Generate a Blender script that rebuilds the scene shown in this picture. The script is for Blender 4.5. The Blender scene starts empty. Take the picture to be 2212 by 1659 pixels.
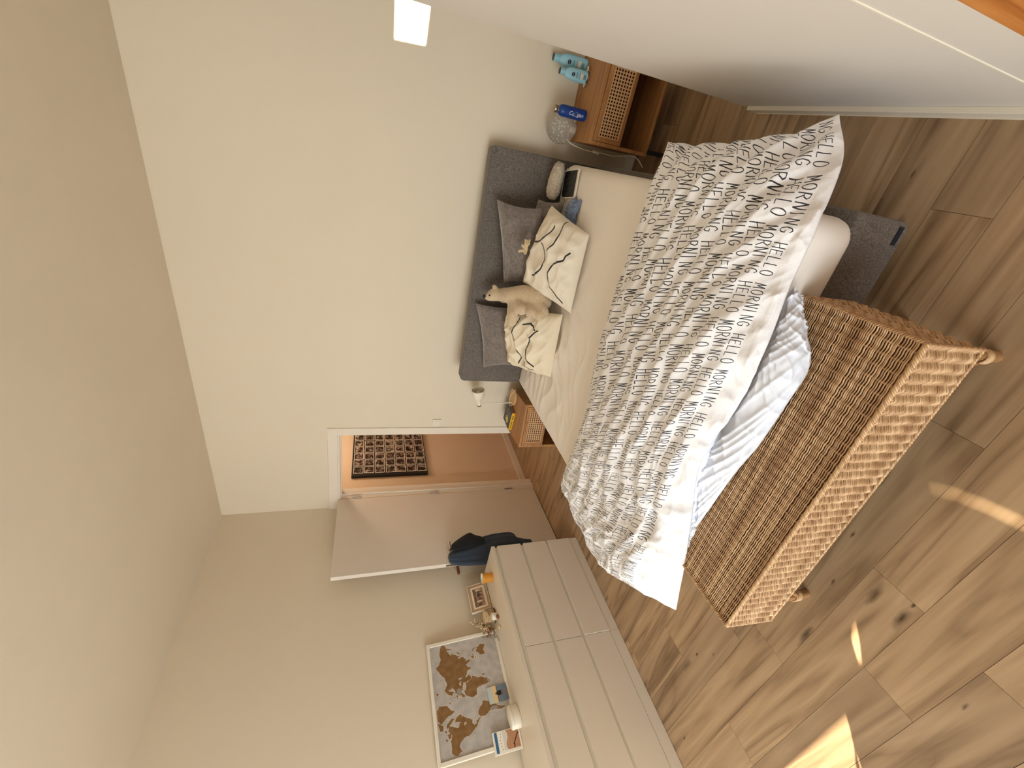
import bpy, bmesh, math, random
import numpy as np
from mathutils import Matrix, Vector

random.seed(7)
rng = np.random.default_rng(7)
SC = bpy.context.scene
COL = SC.collection

# ------------------------------------------------------------------ camera
FPX = 902.38
CAM = np.array([3.360, -3.052, 1.777])
_yaw, _pit, _rol = math.radians(31.899), math.radians(19.125), math.radians(1.525)
FW = np.array([-math.sin(_yaw) * math.cos(_pit), math.cos(_yaw) * math.cos(_pit), -math.sin(_pit)])
_rt = np.array([math.cos(_yaw), math.sin(_yaw), 0.0])
_up = np.cross(_rt, FW)
RT = math.cos(_rol) * _rt + math.sin(_rol) * _up          # scene right (the photo is a portrait turned on its side)
UP = -math.sin(_rol) * _rt + math.cos(_rol) * _up
cd = bpy.data.cameras.new('camera')
cd.sensor_fit = 'HORIZONTAL'; cd.sensor_width = 36.0; cd.lens = FPX / 2212 * 36.0
cd.clip_start = 0.02; cd.clip_end = 60
cam = bpy.data.objects.new('camera', cd); COL.objects.link(cam)
X, Y, Z = -UP, RT, -FW
cam.matrix_world = Matrix(((X[0], Y[0], Z[0], CAM[0]), (X[1], Y[1], Z[1], CAM[1]), (X[2], Y[2], Z[2], CAM[2]), (0, 0, 0, 1)))
SC.camera = cam


def on(ax, val, px, py):
    """the point of the plane ax = val that the photograph shows at pixel (px, py)"""
    u, v = 1659 - py, px
    d = FW + RT * (u - 829.5) / FPX - UP * (v - 1106) / FPX
    i = 'xyz'.index(ax)
    return CAM + (val - CAM[i]) / d[i] * d


# ------------------------------------------------------------------ light and exposure
SC.view_settings.view_transform = 'Standard'
SC.view_settings.look = 'None'
SC.view_settings.gamma = 1.0
SC.view_settings.use_curve_mapping = False
SC.view_settings.exposure = 0.0
SC.cycles.max_bounces = 12; SC.cycles.diffuse_bounces = 8
W = bpy.data.worlds.new('sky'); SC.world = W; W.use_nodes = True
bg = W.node_tree.nodes['Background']; bg.inputs[0].default_value = (0.72, 0.85, 1.0, 1); bg.inputs[1].default_value = 1.0

SUN_DIR = np.array([0.7071, 0.7071, -0.2126])
sl = bpy.data.lights.new('sun', 'SUN'); sl.energy = 62.0; sl.angle = math.radians(0.16); sl.color = (1.0, 0.88, 0.68)
so = bpy.data.objects.new('sun', sl); COL.objects.link(so)
so.rotation_euler = Vector(SUN_DIR).to_track_quat('-Z', 'Y').to_euler(); so.location = (-3, -8, 3)


def area(name, loc, direction, sx, sy, power, color):
    l = bpy.data.lights.new(name, 'AREA'); l.shape = 'RECTANGLE'; l.size = sx; l.size_y = sy
    l.energy = power; l.color = color
    o = bpy.data.objects.new(name, l); COL.objects.link(o); o.location = loc
    o.rotation_euler = Vector(direction).to_track_quat('-Z', 'Y').to_euler()
    return o


area('window_daylight', (1.40, -5.44, 1.22), (0, 1, 0), 2.2, 2.1, 114, (0.865, 0.950, 1.0))
area('ceiling_fill', (1.75, -5.40, 0.45), (0, 0.72, 0.69), 2.9, 0.7, 9, (0.98, 0.97, 0.92))  # added fill lamp, tilted up to brighten the ceiling
area('left_daylight_fill', (0.05, -4.48, 1.48), (1, 0.12, 0.0), 2.7, 1.8, 22, (0.88, 0.955, 1.0))  # lamp added indoors of the opaque mask for daylight from the left
area('alcove_fill', (4.9, -1.9, 1.6), (-1, 0.5, 0), 1.2, 1.4, 2, (0.88, 0.955, 1.0))  # added fill lamp for the back wall behind the partition, no window here


def point(name, loc, power, color, r=0.08):
    l = bpy.data.lights.new(name, 'POINT'); l.energy = power; l.color = color; l.shadow_soft_size = r
    o = bpy.data.objects.new(name, l); COL.objects.link(o); o.location = loc


point('hall_lamp_light', (0.78, 0.85, 2.40), 15, (1.0, 0.86, 0.70), 0.1)


# ------------------------------------------------------------------ materials
def srgb(r, g, b):
    def f(c):
        c /= 255.0
        return c / 12.92 if c <= 0.04045 else ((c + 0.055) / 1.055) ** 2.4
    return (f(r), f(g), f(b), 1.0)


class NT:
    def __init__(s, name):
        s.m = bpy.data.materials.new(name); s.m.use_nodes = True
        s.t = s.m.node_tree; s.b = s.t.nodes['Principled BSDF']

    def n(s, kind, **kw):
        x = s.t.nodes.new(kind)
        for k, v in kw.items():
            if k in x.inputs.keys() if isinstance(k, str) else False:
                x.inputs[k].default_value = v
            else:
                setattr(x, k, v)
        return x

    def l(s, a, b):
        s.t.links.new(a, b)

    def coords(s, which='Object', scale=(1, 1, 1), offset_random=False):
        tc = s.n('ShaderNodeTexCoord'); mp = s.n('ShaderNodeMapping'); mp.inputs['Scale'].default_value = scale
        s.l(tc.outputs[which], mp.inputs['Vector'])
        if offset_random:
            oi = s.n('ShaderNodeObjectInfo'); ml = s.n('ShaderNodeMath', operation='MULTIPLY'); ml.inputs[1].default_value = 97.0
            s.l(oi.outputs['Random'], ml.inputs[0])
            cb = s.n('ShaderNodeCombineXYZ')
            for i in range(3): s.l(ml.outputs[0], cb.inputs[i])
            s.l(cb.outputs[0], mp.inputs['Location'])
            s.rand = oi.outputs['Random']
        return mp.outputs['Vector']

    def noise(s, vec, scale, detail=4, rough=0.55, dist=0.0):
        x = s.n('ShaderNodeTexNoise'); x.inputs['Scale'].default_value = scale; x.inputs['Detail'].default_value = detail
        x.inputs['Roughness'].default_value = rough; x.inputs['Distortion'].default_value = dist
        s.l(vec, x.inputs['Vector']); return x

    def ramp(s, fac, stops):
        x = s.n('ShaderNodeValToRGB'); e = x.color_ramp.elements
        while len(e) < len(stops): e.new(0.5)
        for k, (p, c) in enumerate(stops):
            e[k].position = p; e[k].color = c
        s.l(fac, x.inputs['Fac']); return x.outputs['Color']

    def mix(s, fac, a, b, blend='MIX'):
        x = s.n('ShaderNodeMix', data_type='RGBA', blend_type=blend)
        for sock, v in ((x.inputs[0], fac), (x.inputs[6], a), (x.inputs[7], b)):
            if hasattr(v, 'is_linked') or hasattr(v, 'links'): s.l(v, sock)
            else: sock.default_value = v
        return x.outputs[2]

    def bump(s, h, strength=0.3, dist=0.002):
        x = s.n('ShaderNodeBump'); x.inputs['Strength'].default_value = strength; x.inputs['Distance'].default_value = dist
        s.l(h, x.inputs['Height']); s.l(x.outputs['Normal'], s.b.inputs['Normal']); return x

    def col(s, c):
        if hasattr(c, 'links'): s.l(c, s.b.inputs['Base Color'])
        else: s.b.inputs['Base Color'].default_value = c

    def set(s, **kw):
        for k, v in kw.items(): s.b.inputs[k.replace('_', ' ')].default_value = v
        return s.m


def plain(name, c, rough=0.6, var=0.06, scale=6.0, bump=0.0, bscale=120, metal=0.0, bdist=0.001, **kw):
    n = NT(name); v = n.coords('Object')
    no = n.noise(v, scale, 3)
    dark = (c[0] * (1 - var), c[1] * (1 - var), c[2] * (1 - var), 1); lite = (min(1, c[0] * (1 + var)), min(1, c[1] * (1 + var)), min(1, c[2] * (1 + var)), 1)
    n.col(n.ramp(no.outputs['Fac'], [(0.3, dark), (0.7, lite)]))
    if bump:
        n.bump(n.noise(v, bscale, 3).outputs['Fac'], bump, bdist)
    n.set(Roughness=rough, Metallic=metal)
    for k, q in kw.items(): n.b.inputs[k.replace('_', ' ')].default_value = q
    return n.m


def wood(name, lo, mid, hi, axis=0, grain=22.0, along=1.3, rough=0.5, knots=0.0, rand=True, var=0.25):
    """grain along the given local axis"""
    n = NT(name)
    sc = [grain, grain, grain]; sc[axis] = along
    v = n.coords('Object', tuple(sc), offset_random=rand)
    w = n.noise(v, 1.0, 6, 0.6, 0.6)
    sc2 = [grain * .28] * 3; sc2[axis] = along * .55
    v2 = n.coords('Object', tuple(sc2), offset_random=rand)
    big = n.noise(v2, 1.0, 2, 0.5, 1.2)
    wv = n.n('ShaderNodeMath', operation='MULTIPLY'); wv.inputs[1].default_value = 7.0
    n.l(big.outputs['Fac'], wv.inputs[0])
    fr = n.n('ShaderNodeMath', operation='PINGPONG'); fr.inputs[1].default_value = 1.0; n.l(wv.outputs[0], fr.inputs[0])
    a = n.n('ShaderNodeMath', operation='MULTIPLY_ADD'); a.inputs[1].default_value = 0.30; n.l(fr.outputs[0], a.inputs[0])
    a2 = n.n('ShaderNodeMath', operation='MULTIPLY'); a2.inputs[1].default_value = 0.75; n.l(w.outputs['Fac'], a2.inputs[0])
    n.l(a2.outputs[0], a.inputs[2])
    c = n.ramp(a.outputs[0], [(0.25, lo), (0.52, mid), (0.85, hi)])
    if rand:
        rr = n.ramp(n.rand, [(0.0, (1 - var, 1 - var, 1 - var * .9, 1)), (1.0, (1.06, 1.06, 1.06, 1))])
        c = n.mix(1.0, c, rr, 'MULTIPLY')
    for kno, (kx_, ka_) in (((knots, (9.0, 2.6)), (knots * .55, (26.0, 9.0))) if knots else ()):
        sc3 = [kx_] * 3; sc3[axis] = ka_
        v3 = n.coords('Object', tuple(sc3), offset_random=rand)
        vo = n.n('ShaderNodeTexVoronoi'); vo.inputs['Scale'].default_value = 1.0; n.l(v3, vo.inputs['Vector'])
        sep = n.n('ShaderNodeSeparateColor'); n.l(vo.outputs['Color'], sep.inputs[0])
        gt = n.n('ShaderNodeMath', operation='GREATER_THAN'); gt.inputs[1].default_value = 1 - kno; n.l(sep.outputs[0], gt.inputs[0])
        wob = n.noise(v3, 5.0, 3)
        ad = n.n('ShaderNodeMath', operation='MULTIPLY_ADD'); ad.inputs[1].default_value = 0.18; n.l(wob.outputs['Fac'], ad.inputs[0]); n.l(vo.outputs['Distance'], ad.inputs[2])
        k = n.ramp(ad.outputs[0], [(0.13, (1, 1, 1, 1)), (0.27, (0, 0, 0, 1))])
        km = n.n('ShaderNodeMath', operation='MULTIPLY'); n.l(k, km.inputs[0]); n.l(gt.outputs[0], km.inputs[1])
        c = n.mix(km.outputs[0], c, (lo[0] * .35, lo[1] * .33, lo[2] * .3, 1))
    n.col(c)
    n.bump(w.outputs['Fac'], 0.12, 0.001)
    n.set(Roughness=rough)
    return n.m


M = {}
M['wall'] = plain('wall_paint', srgb(225, 213, 192), 0.85, 0.012, 1.5, 0.10, 260, bdist=0.0006)
M['wallw'] = plain('white_wall_paint', srgb(222, 215, 206), 0.8, 0.012, 1.5, 0.08, 260, bdist=0.0006)
M['ceil'] = plain('ceiling_paint', srgb(222, 211, 191), 0.9, 0.02, 2.0, 0.25, 190, bdist=0.001)
M['hallwall'] = plain('hall_wall_paint', srgb(222, 200, 172), 0.85, 0.012, 1.5)
M['trim'] = plain('white_trim_lacquer', srgb(232, 222, 206), 0.45, 0.01)
M['door'] = plain('door_lacquer', srgb(225, 216, 203), 0.5, 0.01)
M['dresser'] = plain('dresser_white_lacquer', srgb(226, 214, 196), 0.35, 0.01)
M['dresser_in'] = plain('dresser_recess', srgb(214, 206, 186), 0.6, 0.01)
M['white'] = plain('white_gloss', srgb(236, 228, 212), 0.4, 0.01)
M['paper'] = plain('white_paper', srgb(232, 222, 204), 0.8, 0.01)
M['black'] = plain('black_matt', srgb(22, 20, 20), 0.6, 0.1)
M['blackgloss'] = plain('black_glass', srgb(10, 9, 9), 0.08, 0.05)
M['chrome'] = plain('brushed_steel', srgb(170, 160, 145), 0.28, 0.05, metal=1.0)
M['subfloor'] = plain('dark_subfloor', srgb(70, 48, 28), 0.9)  # dark brown subfloor that shows in the plank joints
M['floor'] = wood('oak_floor_plank', srgb(122, 94, 66), srgb(168, 138, 104), srgb(192, 162, 126), 0, 24, 1.1, 0.42, knots=0.13, var=0.2)
M['oak'] = wood('oak_veneer', srgb(142, 98, 56), srgb(170, 120, 70), srgb(188, 138, 86), 0, 34, 1.6, 0.5, rand=False)
M['oakpost'] = wood('orange_oak', srgb(150, 84, 32), srgb(196, 120, 54), srgb(222, 152, 82), 2, 30, 2.0, 0.45, rand=False)
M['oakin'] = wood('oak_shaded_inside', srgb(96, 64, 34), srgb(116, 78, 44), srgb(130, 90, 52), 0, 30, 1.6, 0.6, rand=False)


def fabric(name, c, c2, scale=260, bump=0.5, rough=0.95, big=0.1, bdist=0.002, sheen=0.2):
    n = NT(name); v = n.coords('Object')
    f = n.noise(v, scale, 2, 0.7); g = n.noise(v, 5, 3)
    base = n.ramp(f.outputs['Fac'], [(0.35, c), (0.65, c2)])
    sh = n.ramp(g.outputs['Fac'], [(0.3, (1 - big, 1 - big, 1 - big, 1)), (0.7, (1, 1, 1, 1))])
    n.col(n.mix(1.0, base, sh, 'MULTIPLY'))
    n.bump(f.outputs['Fac'], bump, bdist)
    n.set(Roughness=rough); n.b.inputs['Sheen Weight'].default_value = sheen
    return n.m


M['grey'] = fabric('grey_woven_upholstery', srgb(82, 75, 70), srgb(128, 119, 111), 170, 0.4)
M['velvet'] = fabric('grey_plush', srgb(112, 102, 95), srgb(136, 125, 117), 60, 0.5, 0.9, 0.22, 0.004, 0.7)
M['sheet'] = fabric('cream_sheet', srgb(242, 234, 224), srgb(246, 239, 230), 400, 0.12, 0.9, 0.03, 0.0008)
M['lining'] = fabric('white_lining', srgb(228, 232, 243), srgb(234, 238, 248), 400, 0.12, 0.9, 0.02, 0.0008)
M['plush'] = fabric('beige_plush', srgb(200, 176, 142), srgb(226, 204, 170), 150, 0.9, 1.0, 0.12, 0.005, 0.5)
M['plush2'] = fabric('cream_plush', srgb(204, 176, 132), srgb(226, 202, 160), 220, 0.9, 1.0, 0.1, 0.004, 0.5)
M['fleece'] = fabric('cream_fleece', srgb(206, 186, 156), srgb(244, 230, 206), 90, 1.0, 1.0, 0.1, 0.008, 0.5)
M['denim'] = fabric('blue_denim', srgb(38, 47, 62), srgb(62, 75, 94), 320, 0.4, 0.95, 0.25, 0.001, 0.1)
M['blackcloth'] = fabric('black_cloth', srgb(12, 11, 12), srgb(24, 22, 22), 300, 0.3, 0.95, 0.2, 0.001, 0.1)
M['bluecloth'] = fabric('blue_grey_cloth', srgb(112, 130, 164), srgb(150, 166, 196), 120, 0.5, 0.95, 0.25, 0.002, 0.2)


# ------------------------------------------------------------------ geometry helpers
ROOTM = {}


class G:
    """collects shapes that become ONE mesh"""
    def __init__(s):
        s.v = []; s.f = []; s.uv = {}; s.mi = []

    def add(s, v, f, mi=0):
        o = len(s.v); s.v += [tuple(map(float, p)) for p in v]; s.f += [tuple(i + o for i in q) for q in f]; s.mi += [mi] * len(f)
        return s

    def box(s, a, b, m=None, mi=0):
        x0, y0, z0 = a; x1, y1, z1 = b
        v = [(x0, y0, z0), (x1, y0, z0), (x1, y1, z0), (x0, y1, z0), (x0, y0, z1), (x1, y0, z1), (x1, y1, z1), (x0, y1, z1)]
        if m is not None: v = [tuple(m @ Vector(p)) for p in v]
        return s.add(v, [(3, 2, 1, 0), (4, 5, 6, 7), (0, 1, 5, 4), (1, 2, 6, 5), (2, 3, 7, 6), (3, 0, 4, 7)], mi)

    def tube(s, pts, r, n=8, cap=True, mi=0, closed=False):
        P = [np.array(p, float) for p in pts]; k = len(P)
        rr = r if hasattr(r, '__len__') else [r] * k
        v = []; f = []; ref = None
        for i in range(k):
            if closed: t = P[(i + 1) % k] - P[i - 1]
            else: t = P[min(i + 1, k - 1)] - P[max(i - 1, 0)]
            t = t / (np.linalg.norm(t) + 1e-12)
            if ref is None:
                ref = np.cross(t, [0, 0, 1.0]) if abs(t[2]) < .9 else np.cross(t, [1.0, 0, 0])
            ref = ref - t * (ref @ t); ref /= np.linalg.norm(ref) + 1e-12
            bn = np.cross(t, ref)
            for j in range(n):
                a = 2 * math.pi * j / n
                v.append(P[i] + rr[i] * (math.cos(a) * ref + math.sin(a) * bn))
        for i in range(k if closed else k - 1):
            i2 = (i + 1) % k
            for j in range(n):
                f.append((i * n + j, i * n + (j + 1) % n, i2 * n + (j + 1) % n, i2 * n + j))
        if cap and not closed:
            f.append(tuple(reversed(range(n)))); f.append(tuple((k - 1) * n + j for j in range(n)))
        return s.add(v, f, mi)

    def lathe(s, prof, n=32, m=None, mi=0, cap=True):
        """prof: (radius, z) from bottom to top; open where the radius is not 0"""
        v = []; f = []
        for r, z in prof:
            for j in range(n):
                a = 2 * math.pi * j / n; v.append((r * math.cos(a), r * math.sin(a), z))
        for i in range(len(prof) - 1):
            for j in range(n):
                f.append((i * n + j, i * n + (j + 1) % n, (i + 1) * n + (j + 1) % n, (i + 1) * n + j))
        if cap and prof[0][0] > 1e-6: f.append(tuple(reversed(range(n))))
        if cap and prof[-1][0] > 1e-6: f.append(tuple((len(prof) - 1) * n + j for j in range(n)))
        if m is not None: v = [tuple(m @ Vector(p)) for p in v]
        return s.add(v, f, mi)

    def ball(s, c, r, n=12, mi=0, m=None):
        k = max(4, n // 2)
        rx, ry, rz = r if hasattr(r, '__len__') else (r, r, r)
        v = [(0, 0, -rz)]
        for i in range(1, k):
            a = -math.pi / 2 + math.pi * i / k
            for j in range(n):
                b = 2 * math.pi * j / n
                v.append((rx * math.cos(a) * math.cos(b), ry * math.cos(a) * math.sin(b), rz * math.sin(a)))
        v.append((0, 0, rz)); top = len(v) - 1
        f = [(0, 1 + (j + 1) % n, 1 + j) for j in range(n)]
        for i in range(k - 2):
            for j in range(n):
                f.append((1 + i * n + j, 1 + i * n + (j + 1) % n, 1 + (i + 1) * n + (j + 1) % n, 1 + (i + 1) * n + j))
        f += [(top, 1 + (k - 2) * n + j, 1 + (k - 2) * n + (j + 1) % n) for j in range(n)]
        if m is not None: v = [tuple(m @ Vector(p)) for p in v]
        v = [(p[0] + c[0], p[1] + c[1], p[2] + c[2]) for p in v]
        return s.add(v, f, mi)

    def grid(s, P, uv=None, mi=0, flip=False):
        """P: array (nu, nv, 3)"""
        nu, nv = P.shape[:2]; o = len(s.v)
        f = []
        for i in range(nu - 1):
            for j in range(nv - 1):
                q = (i * nv + j, (i + 1) * nv + j, (i + 1) * nv + j + 1, i * nv + j + 1)
                f.append(q[::-1] if flip else q)
        s.add(P.reshape(-1, 3), f, mi)
        if uv is not None:
            for k, c in enumerate(uv.reshape(-1, 2)): s.uv[o + k] = (float(c[0]), float(c[1]))
        return s

    def prism(s, poly, axis, a, b, mi=0):
        """extrude a 2D polygon along an axis"""
        def p3(p, w):
            q = [0, 0, 0]; k = [i for i in range(3) if i != axis]
            q[k[0]], q[k[1]], q[axis] = p[0], p[1], w
            return q
        n = len(poly)
        v = [p3(p, a) for p in poly] + [p3(p, b) for p in poly]
        f = [tuple(range(n)), tuple(range(2 * n - 1, n - 1, -1))] + [(i, i + n, (i + 1) % n + n, (i + 1) % n) for i in range(n)]
        return s.add(v, f, mi)


def mk(name, g, mat, parent=None, smooth=False, local=None, bevel=0.0, angle=None, sub=0, fixn=True):
    """one mesh object; vertices are world coordinates unless local (a matrix to the world) is given"""
    me = bpy.data.meshes.new(name)
    R = ROOTM.get(parent, Matrix.Identity(4)) if parent is not None else Matrix.Identity(4)
    T = R.inverted() @ (local if local is not None else Matrix.Identity(4))
    A = np.array(T)
    V = np.array(g.v, float).reshape(-1, 3) @ A[:3, :3].T + A[:3, 3]
    me.from_pydata(V.tolist(), [], g.f)
    mats = mat if isinstance(mat, (list, tuple)) else [mat]
    for m_ in mats: me.materials.append(m_)
    if len(mats) > 1: me.polygons.foreach_set('material_index', g.mi)
    if g.uv:
        ul = me.uv_layers.new(name='UVMap'); li = np.zeros(len(me.loops), np.int32); me.loops.foreach_get('vertex_index', li)
        arr = np.zeros((len(g.v), 2), np.float32)
        for k, c in g.uv.items(): arr[k] = c
        ul.data.foreach_set('uv', arr[li].ravel())
    if fixn and len(g.f) < 60000:
        bm = bmesh.new(); bm.from_mesh(me); bmesh.ops.recalc_face_normals(bm, faces=bm.faces); bm.to_mesh(me); bm.free()
    if smooth: me.polygons.foreach_set('use_smooth', [True] * len(me.polygons))
    me.update()
    o = bpy.data.objects.new(name, me); COL.objects.link(o)
    if parent is not None:
        o.parent = parent; ROOTM[o] = R
    else:
        ROOTM[o] = Matrix.Identity(4)
    if bevel:
        b = o.modifiers.new('bevel', 'BEVEL'); b.width = bevel; b.segments = 2; b.limit_method = 'ANGLE'
    if sub:
        b = o.modifiers.new('subd', 'SUBSURF'); b.levels = sub; b.render_levels = sub
    if angle is not None and smooth:
        b = o.modifiers.new('edges', 'EDGE_SPLIT'); b.split_angle = math.radians(angle)
    return o


def thing(name, label, cat, loc, rz=0.0, group=None, mat=None):
    o = bpy.data.objects.new(name, None); COL.objects.link(o); o.empty_display_size = 0.05
    m = mat if mat is not None else Matrix.Translation(Vector(loc)) @ Matrix.Rotation(rz, 4, 'Z')
    o.matrix_world = m; ROOTM[o] = m.copy()
    o['label'] = label; o['category'] = cat
    if group: o['group'] = group
    return o


def tag(o, label, cat, group=None):
    o['label'] = label; o['category'] = cat
    if group: o['group'] = group
    return o


def struct(o):
    o['kind'] = 'structure'; return o


def stuff(o):
    o['kind'] = 'stuff'; return o


# smooth noise for cloth
_perm = rng.permutation(512); _perm = np.concatenate([_perm, _perm])
_gx = np.cos(np.arange(512) * 2.399963); _gy = np.sin(np.arange(512) * 2.399963)


def pn(x, y):
    xi = np.floor(x).astype(int); yi = np.floor(y).astype(int); xf = x - xi; yf = y - yi
    u = xf ** 3 * (xf * (xf * 6 - 15) + 10); v = yf ** 3 * (yf * (yf * 6 - 15) + 10)
    def gr(a, b, dx, dy):
        h = _perm[(_perm[a & 511] + b) & 511]; return _gx[h] * dx + _gy[h] * dy
    n00 = gr(xi, yi, xf, yf); n10 = gr(xi + 1, yi, xf - 1, yf); n01 = gr(xi, yi + 1, xf, yf - 1); n11 = gr(xi + 1, yi + 1, xf - 1, yf - 1)
    return (n00 * (1 - u) + n10 * u) * (1 - v) + (n01 * (1 - u) + n11 * u) * v * 1.0


def ridge(x, y):
    """sharp creases, 0..1"""
    return 1.0 - np.minimum(1.0, np.abs(pn(x, y)) * 2.2)


def catmull(P, t):
    """P (n, ...) sampled at parameters t in 0..n-1"""
    n = len(P); i = np.clip(np.floor(t).astype(int), 0, n - 2); f = (t - i)
    sh = (len(t),) + (1,) * (P.ndim - 1); f = f.reshape(sh)
    p0 = P[np.maximum(i - 1, 0)]; p1 = P[i]; p2 = P[i + 1]; p3 = P[np.minimum(i + 2, n - 1)]
    e0 = (i == 0).reshape(sh); p0 = np.where(e0, 2 * p1 - p2, p0)
    e1 = (i + 2 > n - 1).reshape(sh); p3 = np.where(e1, 2 * p2 - p1, p3)
    return 0.5 * (2 * p1 + (p2 - p0) * f + (2 * p0 - 5 * p1 + 4 * p2 - p3) * f ** 2 + (3 * p1 - p0 - 3 * p2 + p3) * f ** 3)


def normals(P):
    du = np.gradient(P, axis=0); dv = np.gradient(P, axis=1); n = np.cross(du, dv)
    return n / (np.linalg.norm(n, axis=2, keepdims=True) + 1e-12)


# printed pictures are drawn here, stroke by stroke, into images that live in memory
def draw_strokes(h, w, strokes, wid):
    """coverage mask (h, w), row 0 at the bottom; strokes are polylines in pixels"""
    out = np.zeros((h, w), np.float32)
    for st in strokes:
        for (x0, y0), (x1, y1) in zip(st[:-1], st[1:]):
            a0 = max(0, int(min(x0, x1) - wid - 2)); a1 = min(w, int(max(x0, x1) + wid + 3))
            b0 = max(0, int(min(y0, y1) - wid - 2)); b1 = min(h, int(max(y0, y1) + wid + 3))
            if a1 <= a0 or b1 <= b0: continue
            yy, xx = np.mgrid[b0:b1, a0:a1]
            dx, dy = x1 - x0, y1 - y0; L = dx * dx + dy * dy + 1e-9
            t = np.clip(((xx - x0) * dx + (yy - y0) * dy) / L, 0, 1)
            d = np.hypot(xx - x0 - t * dx, yy - y0 - t * dy)
            out[b0:b1, a0:a1] = np.maximum(out[b0:b1, a0:a1], np.clip(wid / 2 + .5 - d, 0, 1))
    return out


def fill_poly(h, w, poly):
    yy, xx = np.mgrid[0:h, 0:w]; ins = np.zeros((h, w), bool); n = len(poly)
    for i in range(n):
        x0, y0 = poly[i]; x1, y1 = poly[(i + 1) % n]
        if y0 == y1: continue
        c = ((y0 > yy) != (y1 > yy)) & (xx < (x1 - x0) * (yy - y0) / (y1 - y0) + x0)
        ins ^= c
    return ins


def image(name, rgb):
    """rgb (h, w, 3) in sRGB 0..1, row 0 at the bottom"""
    h, w = rgb.shape[:2]; im = bpy.data.images.new(name, w, h)
    a = np.ones((h, w, 4), np.float32); a[..., :3] = rgb
    im.pixels.foreach_set(a.ravel()); im.update(); im.pack()
    return im


def printed(name, rgb, rough=0.5, extension='EXTEND'):
    n = NT(name); t = n.n('ShaderNodeTexImage'); t.image = image(name, rgb); t.extension = extension
    uv = n.n('ShaderNodeTexCoord'); n.l(uv.outputs['UV'], t.inputs['Vector']); n.col(t.outputs['Color']); n.set(Roughness=rough)
    return n.m


LET = {  # hand lettering, unit box: x 0..1, y 0..1
    'H': [[(0, 0), (.05, 1)], [(.9, 0), (1, 1)], [(0, .45), (1, .55)]],
    'E': [[(.9, 1), (.1, .97), (0, 0), (.95, .02)], [(.05, .5), (.8, .55)]],
    'L': [[(.1, 1), (0, 0), (.8, .03)]],
    'O': [[(.5 + .5 * math.cos(a), .5 + .5 * math.sin(a)) for a in np.linspace(1.7, 8.0, 20)]],
    'M': [[(0, 0), (.15, 1), (.5, .3), (.85, 1), (1, 0)]],
    'R': [[(0, 0), (.05, 1), (.6, .97), (.9, .8), (.6, .52), (.05, .48)], [(.35, .48), (1, 0)]],
    'N': [[(0, 0), (.08, 1), (.85, 0), (1, 1)]],
    'I': [[(.45, 0), (.55, 1)]],
    'G': [[(.95, .82), (.6, 1), (.2, .85), (0, .45), (.2, .08), (.6, 0), (.95, .15), (1, .42), (.6, .42)]],
    ' ': [],
}

# ------------------------------------------------------------------ the room
H = 2.975
XR, YB = 5.0, -5.5            # right wall of the alcove, window wall behind the camera
PX0, PX1, PY0, PY1 = 3.712, 3.785, -2.325, -0.965   # the partition beside the bed

g = G()
g.box((0, YB, H), (XR, 0.12, H + .1)); struct(mk('ceiling', g, M['ceil']))

# wall with the doorway (opening x .107 .. .90, z 0 .. 2.008)
g = G()
g.box((-.12, 0, 0), (.10, .12, H)); g.box((.905, 0, 0), (XR + .1, .12, H)); g.box((.10, 0, 2.012), (.905, .12, H))
struct(mk('wall_back', g, M['wall']))
# wall with the long window, left of the camera
WL = (-5.45, -3.0, .06, 2.88)
g = G()
g.box((-.12, WL[1], 0), (0, 2.6, H)); g.box((-.008, YB, 0), (0, WL[0], H))
g.box((-.12, WL[0], WL[3]), (0, WL[1], H)); g.box((-.12, WL[0], 0), (0, WL[1], WL[2]))
struct(mk('wall_left', g, M['wall']))
# wall behind the camera with its big window
g = G()
g.box((-.008, YB - .12, 0), (.25, YB, H)); g.box((3.25, YB - .12, 0), (XR + .1, YB, H)); g.box((.25, YB - .12, 2.55), (3.25, YB, H)); g.box((.25, YB - .12, 0), (3.25, YB, .15))
struct(mk('wall_window', g, M['wallw']))
g = G(); g.box((.2, YB - .03, .1), (3.3, YB - .024, 2.6)); struct(mk('sun_block_panel', g, M['white']))  # unseen panel added to keep the sun out of the back window
g = G(); g.box((XR, YB, 0), (XR + .1, 0, H)); struct(mk('wall_right', g, M['wallw']))
g = G(); g.box((PX0, PY0, 0), (PX1, PY1, H)); struct(mk('wall_partition', g, M['wallw'], bevel=.002))
# baseboard of the partition
g = G(); g.box((PX0 - .018, PY0, .006), (PX0, PY1 - .035, .062)); struct(mk('baseboard_partition', g, M['white'], bevel=.002))
g = G(); g.box((PX0 - .021, PY0, 0), (PX0 + .001, PY1 - .05, .005)); struct(mk('trim_1', g, M['white']))
g = G(); g.box((PX0 - .006, PY0 - .16, 0), (PX1 + .02, PY0 - .0015, H)); struct(mk('trim_2', g, M['oakpost'], bevel=.003))
g = G(); g.box((PX0 - .0025, -2.1865, .064), (PX0 + .001, -2.1795, H)); struct(mk('trim_4', g, M['white'], bevel=.001))
g = G(); g.box((.905, -.012, 0), (3.40, 0, .06)); g.box((3.40, -.012, 0), (XR, 0, .06)); struct(mk('baseboard_back', g, M['white'], bevel=.002))
g = G(); g.box((0, YB, 0), (.012, -.02, .06)); struct(mk('baseboard_left', g, M['white'], bevel=.002))

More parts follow.
